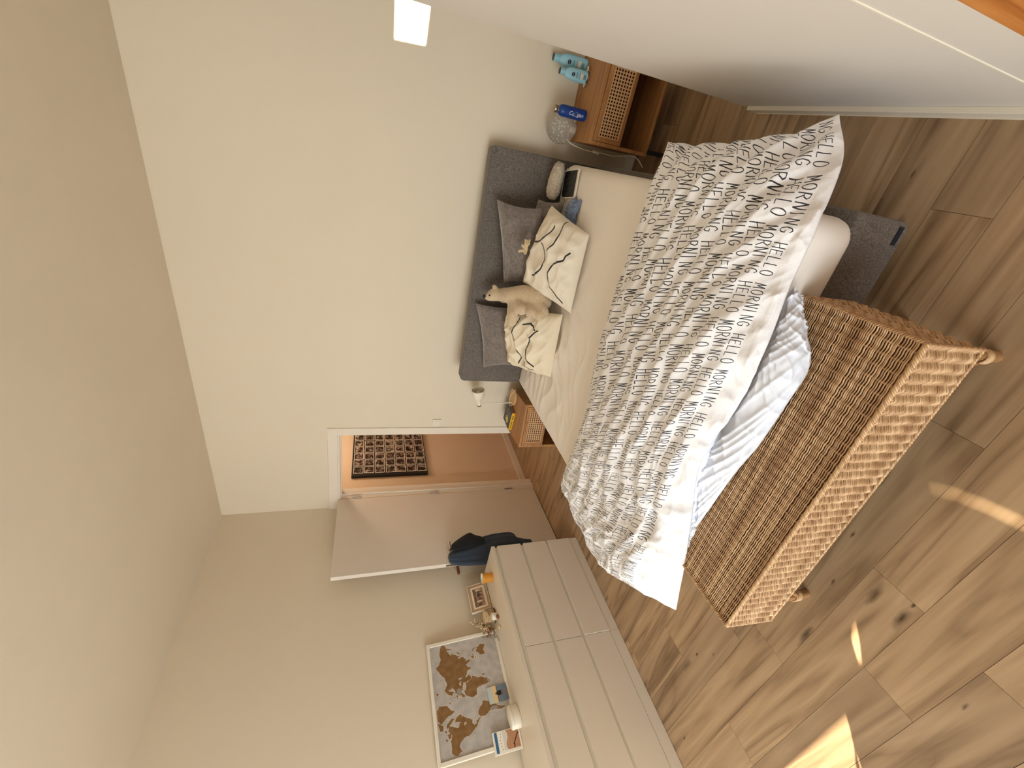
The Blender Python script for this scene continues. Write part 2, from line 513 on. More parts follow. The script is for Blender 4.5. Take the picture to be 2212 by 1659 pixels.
# unseen sheet added in the left window, its holes cut to shape sun patches
def to_sun_mask(x, y, z):
    t = x / SUN_DIR[0]
    return (y - SUN_DIR[1] * t, z - SUN_DIR[2] * t)
gaps = [
    [(1.727, -2.786, 0), (0.45, -2.83, 0), (0.45, -3.85, 0), (1.20, -3.35, 0), (1.60, -3.05, 0), (1.602, -2.915, 0), (1.640, -2.885, 0), (1.655, -2.868, 0), (1.665, -2.858, 0), (1.705, -2.815, 0)],
    [(2.056, -2.612, 0), (2.020, -2.618, 0), (1.984, -2.637, 0), (1.940, -2.692, 0), (1.953, -2.702, 0), (2.010, -2.656, 0)],
    [(1.650, -2.872, 0), (1.610, -2.902, 0), (1.605, -2.93, 0), (1.622, -2.922, 0), (1.645, -2.893, 0)],
    [(3.690, 0, 1.680), (4.30, 0, 1.695), (4.30, 0, 1.48), (3.700, 0, 1.515)],
    [(2.640, -2.49, 0), (2.668, -2.545, 0), (2.690, -2.62, 0), (2.712, -2.735, 0), (2.727, -2.735, 0), (2.703, -2.62, 0), (2.679, -2.545, 0), (2.647, -2.49, 0)],
]
bm = bmesh.new()
loops = [[(WL[0] - .05, WL[2] - .05), (WL[1] + .05, WL[2] - .05), (WL[1] + .05, WL[3] + .05), (WL[0] - .05, WL[3] + .05)]] + [[to_sun_mask(*p) for p in q] for q in gaps]
es = []
for q in loops:
    vs = [bm.verts.new((.0, p[0], p[1])) for p in q]
    es += [bm.edges.new((vs[i], vs[(i + 1) % len(vs)])) for i in range(len(vs))]
bmesh.ops.triangle_fill(bm, edges=es, use_beauty=True)
me = bpy.data.meshes.new('sun_mask_sheet'); bm.to_mesh(me); bm.free(); me.materials.append(M['white'])
bl = bpy.data.objects.new('sun_mask', me); COL.objects.link(bl); bl.location.x = .004; struct(bl)
md = bl.modifiers.new('thick', 'SOLIDIFY'); md.thickness = .004

# floor: a sheet for the joints, then every plank
TH = math.radians(1.3); ex = np.array([math.cos(TH), math.sin(TH)]); ey = np.array([-math.sin(TH), math.cos(TH)])
g = G(); g.box((-.12, YB, -.06), (XR, 2.6, -.004)); floor = struct(mk('floor', g, M['subfloor']))


def clip(poly, x0, x1, y0, y1):
    for ax, lim, sg in ((0, x0, 1), (0, x1, -1), (1, y0, 1), (1, y1, -1)):
        out = []
        for i in range(len(poly)):
            a, b = poly[i], poly[(i + 1) % len(poly)]
            da, db = sg * (a[ax] - lim), sg * (b[ax] - lim)
            if da >= 0: out.append(a)
            if (da >= 0) != (db >= 0):
                t = da / (da - db); out.append(a + t * (b - a))
        poly = out
        if len(poly) < 3: return []
    return poly


PL, PW = 1.22, .175
ends = {0: 1.885, 1: 2.225, 2: 2.785, -1: 2.21, 4: 3.385}     # joints read off the photograph, per row
for row in range(-12, 34):
    e0 = ends.get(row, ((row * .618034 + .31) % 1.0) * PL)
    if row == 2: e0 = 1.55 + .012
    for k in range(-4, 5):
        a0 = e0 + k * PL; a1 = a0 + PL
        yc = -2.888 - .045 + row * PW
        c = np.array([0., 0.]) + ex * (a0 + a1) / 2 + ey * (yc + PW / 2)
        q = [c + ex * sx * (PL / 2 - .0006) + ey * sy * (PW / 2 - .0006) for sx, sy in ((-1, -1), (1, -1), (1, 1), (-1, 1))]
        for (x0, x1, y0, y1) in ((0.0, XR, -4.2, 0.0), (0.0, 1.15, 0.0, 2.5)):
            pol = clip(q, x0 + .002, x1 - .002, y0 + (.002 if y0 < 0 else 0), y1 - (.002 if y1 > 0 else 0))
            if len(pol) < 3: continue
            if not (y1 > 0) and max(p[0] for p in pol) < .05: continue
            n = len(pol)
            loc = [((p - c) @ ex, (p - c) @ ey) for p in pol]
            g = G(); top = [(p[0], p[1], 0) for p in loc]; bot = [(p[0], p[1], -.004) for p in loc]
            g.add(top + bot, [tuple(range(n))] + [(i, i + n, (i + 1) % n + n, (i + 1) % n) for i in range(n)])
            me_l = Matrix.Translation((c[0], c[1], 0)) @ Matrix.Rotation(TH, 4, 'Z')
            o = mk('plank', g, M['floor'])
            o.parent = floor; o.matrix_local = me_l

# doorway casing, jambs, hall beyond
g = G()
g.box((.0, -.014, 0), (.107, 0, 2.008)); g.box((.900, -.014, 0), (.973, 0, 2.008)); g.box((.0, -.014, 2.008), (.973, 0, 2.088))
g.box((.095, 0, 0), (.112, .135, 2.0)); g.box((.893, 0, 0), (.908, .135, 2.0)); g.box((.095, 0, 1.99), (.908, .135, 2.02))
g.box((.112, .045, 0), (.124, .062, 1.99)); g.box((.881, .045, 0), (.893, .062, 1.99)); g.box((.124, .045, 1.978), (.881, .062, 1.99))
struct(mk('trim_3', g, M['trim'], bevel=.0015))
g = G(); g.box((1.15, .12, 0), (1.25, 2.6, 2.6)); g.box((0, 2.5, 0), (1.25, 2.6, 2.6)); g.box((0, .12, 2.5), (1.25, 2.6, 2.6)); g.box((0, .12, 0), (.006, 2.5, 2.5))
struct(mk('wall_hall', g, M['hallwall']))
g = G(); g.box((.006, .135, 0), (.020, 2.5, .07)); struct(mk('baseboard_hall', g, M['trim'], bevel=.002))

# the open door leaf
D0 = np.array([.118, -.004]); D1 = np.array([.172, -.868]); dl = np.linalg.norm(D1 - D0); dd = (D1 - D0) / dl
dang = math.atan2(dd[1], dd[0])
MD = Matrix.Translation((D0[0], D0[1], 0)) @ Matrix.Rotation(dang, 4, 'Z')     # local x along the leaf, local y towards the room
g = G(); g.box((.004, -.040, .008), (dl, 0, 2.010))
door = struct(mk('door_1', g, M['door'], local=MD, bevel=.002))
g = G(); g.box((dl - .001, -.032, .87), (dl + .0015, -.008, 1.10)); mk('latch_plate', g, plain('aged_steel', srgb(120, 100, 76), .4, .1, metal=.5), door, local=MD, bevel=.003)
g = G(); g.box((dl, -.028, 1.04), (dl + .012, -.014, 1.062)); mk('latch_bolt', g, plain('latch_brass', srgb(190, 170, 120), .35, metal=.6), door, local=MD, bevel=.003)
g = G()
hx, hz = dl - .062, 1.055
g.lathe([(0, 0), (.024, 0), (.024, .008), (0, .008)], 20, Matrix.Translation((hx, 0, hz)) @ Matrix.Rotation(-math.pi / 2, 4, 'X'))
g.tube([(hx, .004, hz), (hx, .044, hz), (hx - .006, .052, hz), (hx - .05, .054, hz), (hx - .125, .054, hz)], [.008, .008, .0095, .0095, .009], 10)
mk('door_handle', g, M['chrome'], door, smooth=True, local=MD, angle=40)
for z in (.25, 1.05, 1.80):
    g = G(); g.lathe([(.007, z), (.007, z + .09)], 10, Matrix.Translation((-.002, .003, 0))); mk('hinge', g, M['chrome'], door, smooth=True, local=MD, angle=40)

# light switch
t = thing('light_switch', 'square white light switch on the wall right of the door frame', 'switch', (1.024, 0, 1.17))
g = G(); g.box((.984, -.014, 1.130), (1.064, 0, 1.210)); mk('cover_plate', g, M['trim'], t, bevel=.003)
g = G(); g.box((.997, -.019, 1.143), (1.051, -.014, 1.197)); mk('rocker', g, M['trim'], t, bevel=.002)

# photo board in the hall
t = thing('photo_board', 'black board covered in a grid of small photos on the hall wall', 'picture', (.006, .85, 1.115))
BY0, BY1, BZ0, BZ1 = .372, 1.38, 1.118, 1.908
g = G(); g.box((.008, BY0, BZ0), (.046, BY1, BZ1)); mk('board', g, M['black'], t, bevel=.002)


def photo_mat():
    n = NT('small_photo_prints'); v = n.coords('Object', (1, 1, 1), True)
    a = n.noise(v, 26, 3, .6, .8); b = n.noise(v, 60, 2, .6)
    c = n.ramp(a.outputs['Fac'], [(0.40, srgb(20, 14, 14)), (0.49, srgb(76, 54, 46)), (0.57, srgb(166, 140, 122)), (0.66, srgb(216, 206, 196))])
    hue = n.ramp(n.rand, [(0.0, (1.0, .75, .55, 1)), (0.3, (.8, .95, .8, 1)), (0.6, (1.05, 1, .95, 1)), (1.0, (.72, .82, 1.0, 1))])
    c = n.mix(0.7, c, n.mix(1.0, c, hue, 'MULTIPLY'))
    d = n.ramp(b.outputs['Fac'], [(0.4, (.35, .32, .3, 1)), (0.6, (1, 1, 1, 1))])
    n.col(n.mix(1.0, c, d, 'MULTIPLY')); n.set(Roughness=.35)
    return n.m


M['photo'] = photo_mat()
cw, ch = .110, .1105
for r in range(7):
    for c in range(9):
        y0 = BY0 + .034 + c * cw * .985; z0 = BZ0 + .012 + r * ch
        jy, jz = random.uniform(-.002, .002), random.uniform(-.002, .002)
        tilt = random.uniform(-.02, .02)
        mm = Matrix.Translation((.046, y0 + .049 + jy, z0 + .049 + jz)) @ Matrix.Rotation(tilt, 4, 'X')
        g = G(); g.box((0, -.049, -.050), (.0012, .049, .050)); g.box((.0012, -.044, -.044), (.0016, .044, .045), mi=1)
        o = mk('photo_print', g, [M['paper'], M['photo']], None); o.parent = t; o.matrix_local = ROOTM[t].inverted() @ mm

# poster hung by a cord behind the door
t = thing('hanging_poster', 'white hanging poster with a brown wooden rail on the wall behind the door', 'poster', (.004, -.66, .5))
g = G(); g.box((.003, -.862, .16), (.005, -.46, .962)); mk('sheet', g, M['paper'], t)
mw = plain('brown_rail', srgb(132, 76, 42), .5, .1)
g = G(); g.box((.001, -.868, .958), (.016, -.455, .980)); mk('rail', g, mw, t, bevel=.002)
g = G(); g.tube([(.008, -.85, .98), (.006, -.66, 1.10), (.008, -.47, .98)], .0012, 6); mk('cord', g, M['paper'], t)

# ------------------------------------------------------------------ dresser
t = thing('dresser', 'long low cream white dresser with six drawers against the left wall', 'dresser', (.25, -1.77, 0))
XF, YE0, YE1 = .487, -.969, -2.569
g = G(); g.box((.014, YE1, .752), (XF, YE0, .780)); mk('top', g, M['dresser'], t, bevel=.0015)
g = G()
g.box((.02, YE1 + .001, 0), (XF - .022, YE1 + .02, .752)); g.box((.02, YE0 - .02, 0), (XF - .022, YE0 - .001, .752)); g.box((.02, YE1, .02), (.03, YE0, .75))
g.box((.03, -1.779, .02), (XF - .024, -1.759, .752))
g.box((.03, YE1 + .02, .05), (XF - .03, YE0 - .02, .07))
mk('body', g, M['dresser'], t)
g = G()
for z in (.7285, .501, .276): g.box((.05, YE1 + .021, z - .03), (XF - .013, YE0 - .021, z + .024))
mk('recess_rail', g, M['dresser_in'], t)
g = G(); g.box((XF - .018, YE1, .002), (XF - .001, -1.7695, .074)); g.box((XF - .018, -1.7685, .002), (XF - .001, YE0, .074)); mk('plinth', g, M['dresser'], t, bevel=.001)
for (y0, y1) in ((-2.569, -1.7705), (-1.7675, -.969)):
    for k, (z0, z1) in enumerate(((.077, .276), (.297, .501), (.526, .7285))):
        off = .006 if (k == 0 and y0 > -2) else 0.0
        g = G(); g.box((XF - .020 + off, y0, z0), (XF - .001 + off, y1, z1))
        mk('drawer', g, M['dresser'], t, bevel=.0012)

# ------------------------------------------------------------------ bed
BT = math.radians(1.9); bxv = np.array([math.cos(BT), math.sin(BT), 0]); byv = np.array([math.sin(BT), -math.cos(BT), 0])
BO = np.array([1.632, -.243, 0]); BWID, BLEN = 1.656, 1.872
def bw(a, b, z):
    """bed coordinates: a across from the left side, b from head to foot"""
    return BO + bxv * a + byv * b + np.array([0, 0, z])
MB = Matrix(((bxv[0], byv[0], 0, BO[0]), (bxv[1], byv[1], 0, BO[1]), (0, 0, 1, 0), (0, 0, 0, 1)))
bed = thing('bed', 'double bed with grey upholstered base and headboard and a cream fitted sheet', 'bed', (0, 0, 0), mat=Matrix.Translation(Vector(bw(.8, .9, 0))))


def rbox(a, b, r, seg=5, top_r=None):
    """box with rounded vertical corners and a softened top and bottom edge"""
    x0, y0, z0 = a; x1, y1, z1 = b
    tr = top_r or r * .5
    def ring(inset, z):
        p = []
        for cx, cy, a0 in ((x1 - r, y1 - r, 0), (x0 + r, y1 - r, 90), (x0 + r, y0 + r, 180), (x1 - r, y0 + r, 270)):
            for k in range(seg + 1):
                t = math.radians(a0 + 90 * k / seg); p.append((cx + (r - inset) * math.cos(t), cy + (r - inset) * math.sin(t), z))
        return p
    levels = []
    for k in range(5):
        t = math.pi / 2 * k / 4; levels.append((tr * (1 - math.sin(t)), z0 + tr * (1 - math.cos(t))))
    for k in range(5):
        t = math.pi / 2 * k / 4; levels.append((tr * (1 - math.cos(t)), z1 - tr * (1 - math.sin(t))))
    rings = [ring(i, z) for i, z in levels]; n = len(rings[0]); g = G()
    v = [p for rr in rings for p in rr]; f = []
    for i in range(len(rings) - 1):
        for j in range(n): f.append((i * n + j, i * n + (j + 1) % n, (i + 1) * n + (j + 1) % n, (i + 1) * n + j))
    f.append(tuple(reversed(range(n)))); f.append(tuple((len(rings) - 1) * n + j for j in range(n)))
    g.add(v, f); return g


# base
g = rbox((-.01, .02, .105), (BWID + .03, BLEN - .035, .352), .03, 4, .012)
mk('base', g, M['grey'], bed, smooth=True, local=MB, angle=35)
for a, b in ((.1, .12), (BWID - .1, .12), (.1, BLEN - .16), (BWID - .1, BLEN - .16)):
    g = G(); g.lathe([(.028, 0), (.028, .11)], 14, Matrix.Translation((a, b, 0))); mk('leg', g, M['black'], bed, smooth=True, local=MB, angle=40)
g = G(); g.box((BWID - .045, BLEN - .036, .135), (BWID + .012, BLEN - .032, .155)); mk('label_tab', g, plain('navy_tab', srgb(24, 26, 40), .7), bed, local=MB)

# mattress in its fitted sheet
NX, NY = 150, 170
a = np.linspace(0, 1, NX)[:, None] * np.ones((1, NY)); b = np.ones((NX, 1)) * np.linspace(0, 1, NY)[None, :]
g = rbox((0, 0, .345), (BWID, BLEN, .592), .075, 8, .055)
mk('mattress', g, M['sheet'], bed, smooth=True, local=MB)
aa = .03 + a * (BWID - .06); bb = .03 + b * (BLEN - .06)
edge = np.clip(np.minimum(np.minimum(aa, BWID - aa), np.minimum(bb, BLEN - bb)) / .12, 0, 1)
rx, ry = aa * 1.0, bb * 1.0
wob = pn(rx * 2.3, ry * 2.3)
lr = np.exp(-((aa - .55) / .45) ** 2) * np.exp(-((bb - .55) / .50) ** 2)
fold = ridge(ry * 7.5 + wob * 1.6 + rx * 1.2, rx * 1.3 + 3.7) ** 3
fold2 = ridge((ry * .75 + rx * .7) * 9 + wob, (rx - ry) * 1.6 + 9.1) ** 3
fold3 = ridge(rx * 5 + 20 + wob, ry * 1.4) ** 4
zz = .592 + edge * (.004 * wob + lr * (.021 * fold + .018 * fold2) + .003 * fold3 * (1 - lr)) - (1 - edge) ** 2 * .012
P = np.stack([aa, bb, zz], -1)
g = G(); g.grid(P); mk('sheet_top', g, M['sheet'], bed, smooth=True, local=MB, fixn=False)

# headboard
HL, HR = np.array([1.642, -.262]), np.array([3.297, -.140])
hd = (HR - HL) / np.linalg.norm(HR - HL); hw_ = np.linalg.norm(HR - HL)
MH = Matrix(((hd[0], -hd[1], 0, HL[0]), (hd[1], hd[0], 0, HL[1]), (0, 0, 1, 0), (0, 0, 0, 1)))
g = G()
zr = 1.080
out = []
for k in range(7):
    t = math.pi / 2 * k / 6; out.append((hw_ - .03 + .03 * math.sin(t), zr - .03 + .03 * math.cos(t)))
o2 = [(.03 - .03 * math.cos(t), zr - .03 + .03 * math.sin(t)) for t in [math.pi / 2 * k / 6 for k in range(7)]]
poly = [(0, .10)] + o2 + out + [(hw_, .10)]
g.prism(poly, 1, 0.0, .098)
mk('headboard', g, M['grey'], bed, local=MH, bevel=.012)
g = G(); g.tube([(.006, .004, .12)] + [(p[0] + (.006 if p[0] < .03 else 0) - (.006 if p[0] > hw_ - .03 else 0), .004, p[1] - .004) for p in o2 + out] + [(hw_ - .006, .004, .12)], .006, 6)
mk('piping', g, M['grey'], bed, smooth=True, local=MH)

# ------------------------------------------------------------------ duvet with its lettering
N_T = 1024
tile = np.zeros((N_T, N_T), np.float32)
rows = 5; per = N_T
strokes = []
text = 'HELLO MORNING '
lr_ = random.Random(3)
for r in range(rows):
    off = [0.0, .43, .12, .71, .29][r] * per
    x = off; cw_ = per / len(text)
    for ch_ in text:
        wd = cw_ * (.30 if ch_ == 'I' else .66) ; hh = N_T / rows * lr_.uniform(.74, .84)
        y0 = r * N_T / rows + N_T / rows * .12 + lr_.uniform(-6, 6)
        for st in LET[ch_]:
            p = [(x + px_ * wd, y0 + py_ * hh) for px_, py_ in st]
            strokes.append(p); strokes.append([(q[0] - per, q[1]) for q in p])
        x += cw_ * lr_.uniform(.96, 1.04) if ch_ != ' ' else cw_ * 1.0
tile = draw_strokes(N_T, N_T, strokes, 10.0)
n = NT('lettered_duvet_cotton')
ti = n.n('ShaderNodeTexImage'); ti.image = image('duvet_lettering', np.repeat(1 - tile[..., None], 3, 2)); ti.extension = 'REPEAT'
ti.image.colorspace_settings.name = 'Non-Color'
uvn = n.n('ShaderNodeTexCoord'); mp = n.n('ShaderNodeMapping'); mp.inputs['Scale'].default_value = (1 / .39, 1 / .41, 1)
n.l(uvn.outputs['UV'], mp.inputs['Vector']); n.l(mp.outputs['Vector'], ti.inputs['Vector'])
sx = n.n('ShaderNodeSeparateXYZ'); n.l(uvn.outputs['UV'], sx.inputs[0])
gt = n.n('ShaderNodeMath', operation='LESS_THAN'); gt.inputs[1].default_value = 0.0; n.l(sx.outputs['Y'], gt.inputs[0])
inv = n.n('ShaderNodeMath', operation='SUBTRACT'); inv.inputs[0].default_value = 1.0; n.l(ti.outputs['Color'], inv.inputs[1])
mk_ = n.n('ShaderNodeMath', operation='MULTIPLY'); n.l(inv.outputs[0], mk_.inputs[0]); n.l(gt.outputs[0], mk_.inputs[1])
n.col(n.mix(mk_.outputs[0], srgb(241, 239, 240), srgb(48, 46, 50)))
ov = n.coords('Object'); c1 = n.noise(ov, 34, 5, .62, .8)
n.bump(c1.outputs['Fac'], .55, .006); n.set(Roughness=.92); n.b.inputs['Sheen Weight'].default_value = .15
M['duvet'] = n.m

# control net, head edge to hem, from the right side of the bed to the left; (pixel x, pixel y, height)
NET = [
    [(1440, 300, .60), (1505, 312, .60), (1600, 300, .595), (1712, 284, .575), (1812, 238, .52)],
    [(1405, 385, .68), (1490, 378, .70), (1590, 370, .695), (1700, 360, .64), (1824, 338, .55)],
    [(1365, 500, .68), (1455, 490, .71), (1555, 480, .71), (1660, 478, .69), (1764, 488, .632)],
    [(1322, 630, .68), (1412, 615, .71), (1510, 605, .715), (1610, 605, .695), (1706, 622, .628)],
    [(1284, 760, .68), (1372, 745, .71), (1465, 735, .715), (1562, 735, .70), (1658, 747, .622)],
    [(1260, 880, .68), (1340, 865, .71), (1425, 860, .71), (1512, 862, .68), (1600, 878, .58)],
    [(1230, 975, .67), (1300, 985, .695), (1375, 995, .69), (1450, 1003, .67), (1515, 1002, .60)],
    [(1216, 1013, .65), (1280, 1062, .65), (1345, 1095, .645), (1415, 1120, .63), (1492, 1140, .535)],
    [(1211, 1033, .615), (1258, 1112, .59), (1315, 1165, .60), (1392, 1200, .615), (1482, 1218, .47)],
    [(1208, 1046, .57), (1243, 1122, .53), (1284, 1212, .53), (1352, 1267, .56), (1460, 1323, .38)],
]
NETP = np.array([[on('z', q[2], q[0], q[1]) for q in c] for c in NET])
NS, NTT = 330, 190
sp = np.linspace(0, len(NET) - 1, NS); tp = np.linspace(0, 4, NTT)
S1 = catmull(NETP, sp); SURF = catmull(S1.transpose(1, 0, 2), tp).transpose(1, 0, 2)
def over_bed(P, top, slope=1.6):
    """lift cloth that would sink into the mattress, sliding it towards where it is seen"""
    for _ in range(3):
        d = P - BO; a = d @ bxv; b = d @ byv
        out = np.maximum(0, np.hypot(np.maximum(0, np.maximum(.09 - a, a - BWID + .09)), np.maximum(0, np.maximum(.09 - b, b - BLEN + .09))) - .09)
        zr = top - slope * out
        up = np.maximum(P[..., 2], zr)
        k = (up - CAM[2]) / (P[..., 2] - CAM[2])
        P = CAM + (P - CAM) * k[..., None]
    return P


SURF = over_bed(SURF, .640, 2.0)
for _ in range(24):
    SURF[1:-1, 1:-1] = .25 * (SURF[:-2, 1:-1] + SURF[2:, 1:-1] + SURF[1:-1, :-2] + SURF[1:-1, 2:])
t01 = (tp / 4)[None, :] * np.ones((NS, 1)); s01 = (sp / (len(NET) - 1))[:, None] * np.ones((1, NTT))
ds = np.linalg.norm(np.diff(SURF, axis=0), axis=2).mean(1); Sm = np.concatenate([[0], np.cumsum(ds)])[:, None] * np.ones((1, NTT))
dt = np.linalg.norm(np.diff(SURF, axis=1), axis=2); Tm = np.concatenate([np.zeros((NS, 1)), np.cumsum(dt, 1)], 1)
N0 = normals(SURF); N0 *= np.sign(N0[..., 2:3].mean())
kk = np.interp(s01[:, 0], [0, .25, .5, .7, 1], [.95, .8, .45, .1, -.35]); K = np.concatenate([[0], np.cumsum((kk[1:] + kk[:-1]) / 2 * np.diff(Sm[:, 0]))])[:, None]
w1 = pn(Sm * 1.6, Tm * 1.8) * .13; w2 = pn(Sm * 3.1 + 7, Tm * 3.3 + 2) * .05
q = Tm + K + w1 + w2
al = Sm - .5 * Tm
big = np.sin(2 * math.pi * (q * 7.2 + .6 * pn(al * 1.7, q * 2.0)))
big = np.sign(big) * np.abs(big) ** 1.1
f1 = .5 + .5 * big
amp = np.interp(s01, [0, .1, .35, .6, .8, 1], [.022, .025, .018, .014, .016, .010])
amp = amp * (np.clip(t01 / .10, 0, 1) * .7 + .3) * np.interp(t01, [0, .75, .92, 1], [1, 1, .55, .45])
mod = .55 + .45 * np.clip(pn(al * 1.9 + 31, q * 3.5) * 1.8 + .5, 0, 1)
f2 = ridge(q * 10 + 11, al * 3.0) ** 2.2
leftc = np.clip((s01 - .55) / .3, 0, 1)
cr = ridge(Sm * 7 + 3, Tm * 6 + pn(Sm * 4, Tm * 4)) ** 2 * leftc
fine = pn(Sm * 22, Tm * 24) * .5 + pn(Sm * 45 + 3, Tm * 48) * .25
disp = amp * (f1 * mod * 1.25 + .55 * f2) + .012 * cr + .0040 * fine + .007 * ridge(Sm * 5 + 40 + .6 * pn(Tm * 3, Sm * 3), Tm * 7 + 9) ** 3 - .010
# a turned-back fold runs across the plain band on the left
bandw = np.clip((t01 - np.interp(s01, [0, .12, .25, .45, .65, .78, .88, .94, 1], [.97, .945, .90, .86, .83, .77, .75, .74, .80])) / .06, 0, 1)
edge = np.minimum(np.minimum(t01 * .9, (1 - t01) * .9), np.minimum(s01 * 2.0, (1 - s01) * 2.0))
puff = np.clip(edge / .055, 0, 1) ** .5
quiet = 1 - .85 * np.clip((s01 - .84) / .08, 0, 1) * np.clip((t01 - .55) / .25, 0, 1)
disp = disp * quiet
disp = disp * (0.35 + .65 * puff) - (1 - puff) * .018
disp = disp + bandw * (.4 + .6 * puff) * (.016 * ridge(Sm * 6 - Tm * 5 + 3, Tm * 5 + Sm) ** 3 + .013 * ridge(Sm * 9 + 17, Tm * 9 - Sm * 4) ** 3)
SURF = SURF + N0 * disp[..., None]
tb = np.interp(s01, [0, .12, .25, .45, .65, .78, .88, .94, 1], [.97, .945, .90, .86, .83, .77, .75, .74, .80])
e = (tb - t01) * 1.0
vv = np.where(e > 0, e * .93 + .30 * e * e, e)
SCALE_U = 2.50 / Sm[-1, 0]
uvd = np.stack([Sm * SCALE_U, -vv], -1)
duvet = thing('duvet', 'rumpled white duvet lettered all over in thin dark capitals, spread over the bed', 'duvet', (0, 0, 0), mat=Matrix.Translation(Vector(bw(.8, 1.5, .66))))
g = G(); g.grid(SURF, uvd)
dv = mk('cover', g, M['duvet'], duvet, smooth=True, fixn=False)
md = dv.modifiers.new('thick', 'SOLIDIFY'); md.thickness = .016; md.offset = -1 if N0[..., 2].mean() > 0 else 1

# white lining that slides out from under the hem onto the bench
HEM = [(1716, 618, .575), (1700, 640, .575), (1672, 706, .575), (1648, 770, .575), (1598, 868, .555), (1545, 945, .55), (1505, 1005, .545), (1490, 1080, .52), (1482, 1140, .485), (1478, 1165, .47)]
MID = [(1718, 632, .56), (1718, 668, .56), (1718, 730, .565), (1700, 790, .565), (1650, 880, .55), (1592, 965, .54), (1540, 1030, .53), (1505, 1095, .51), (1488, 1148, .48), (1479, 1172, .465)]
OUTE = [(1719, 645, .535), (1731, 692, .52), (1751, 755, .495), (1744, 805, .487), (1701, 872, .487), (1641, 960, .487), (1584, 1028, .487), (1529, 1105, .487), (1495, 1152, .477), (1480, 1180, .46)]
LN = np.array([[on('z', p[2], p[0], p[1]) for p in L] for L in (HEM, MID, OUTE)])
L1 = catmull(LN, np.linspace(0, 2, 60)); LS = catmull(L1.transpose(1, 0, 2), np.linspace(0, 9, 260))
LS = over_bed(LS, .606)
lt = np.linspace(0, 1, 60)[None, :] * np.ones((260, 1)); ls = np.linspace(0, 1.5, 260)[:, None] * np.ones((1, 60))
LNm = normals(LS); LNm *= np.sign(LNm[..., 2].mean())
la = pn(ls * 3, lt * 1.5) * .4
dl_ = .010 * ridge(ls * 9 + lt * 4.0 + la, lt * 1.2 + ls * 2) ** 3 + .008 * ridge(ls * 12 - lt * 3 + la * 2, lt * 1.5 + 5 + ls) ** 3 + .003 * pn(ls * 26, lt * 8)
pf = np.clip(np.minimum(lt, 1 - lt) / .18, 0, 1)
LS = LS + LNm * (dl_ * pf + .004 * pf)[..., None]
g = G(); g.grid(LS); lo = mk('lining', g, M['lining'], duvet, smooth=True, fixn=False)
md = lo.modifiers.new('thick', 'SOLIDIFY'); md.thickness = .006; md.offset = -1 if LNm[..., 2].mean() > 0 else 1

# ------------------------------------------------------------------ wicker bench at the foot of the bed
BH = .478
cNR = on('z', BH, 2010, 742); cNL = on('z', BH, 1570, 1355); cFR = on('z', BH, 1732, 637)
bx_ = cNL - cNR; blen = np.linalg.norm(bx_[:2]); bx_ = bx_ / np.linalg.norm(bx_)
bn_ = np.array([-bx_[1], bx_[0], 0]); bn_ *= np.sign(bn_[1]); bdep = (cFR - cNR) @ bn_ - .010
# local: x from the right near corner to the left, y to the bed, z up
MBN = Matrix(((bx_[0], bn_[0], 0, cNR[0]), (bx_[1], bn_[1], 0, cNR[1]), (0, 0, 1, 0), (0, 0, 0, 1)))
bench = thing('wicker_bench', 'natural woven wicker bench on rattan legs at the foot of the bed', 'bench', (0, 0, 0),
              mat=MBN @ Matrix.Translation((blen / 2, bdep / 2, 0)))
n = NT('wicker_strands')
ge = n.n('ShaderNodeNewGeometry'); v = n.coords('Object')
c = n.ramp(ge.outputs['Random Per Island'], [(0.0, srgb(176, 136, 96)), (0.35, srgb(204, 164, 120)), (0.75, srgb(222, 186, 142)), (1.0, srgb(232, 202, 162))])
nz = n.noise(v, 18, 4, .6); nzc = n.ramp(nz.outputs['Fac'], [(0.3, (.76, .68, .60, 1)), (0.6, (1, 1, 1, 1))])
n.col(n.mix(1.0, c, nzc, 'MULTIPLY')); n.bump(n.noise(v, 300, 2).outputs['Fac'], .2, .001); n.set(Roughness=.5)
M['wicker'] = n.m
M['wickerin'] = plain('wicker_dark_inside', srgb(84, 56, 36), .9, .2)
M['rattan'] = wood('rattan_pole', srgb(120, 84, 50), srgb(160, 118, 76), srgb(190, 150, 104), 2, 40, 3, .45, rand=False)
ZB = .235
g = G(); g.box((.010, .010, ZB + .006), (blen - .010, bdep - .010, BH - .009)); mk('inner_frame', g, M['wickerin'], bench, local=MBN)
NSTK = 35; sp_ = blen / NSTK


FL = max(0.0, (np.array(MBN.inverted() @ Vector(on('z', ZB, 1663, 1335))))[0] - blen)


def flare(x, z):
    """the left end widens a little towards the bottom"""
    k = (BH - z) / (BH - ZB)
    return x + FL * k * (x / blen) ** 4


def weave(L, pitch, count, place, r, ampl, stakes, seed):
    g = G(); rr = np.random.default_rng(seed)
    for i in range(count):
        off = (i + .5) * pitch + rr.normal(0, .0005)
        k = int(stakes * 6) + 1; pts = []
        for q in range(k):
            s = L * q / (k - 1)
            h = ampl * math.cos(2 * math.pi * s / (L / stakes) + .25 * math.sin(i * .7)) + rr.normal(0, .0003)
            pts.append(place(s, off + .0012 * math.sin(s * 9 + i), h))
        g.tube(pts, r * rr.uniform(.85, 1.1), 5, cap=False)
    return g


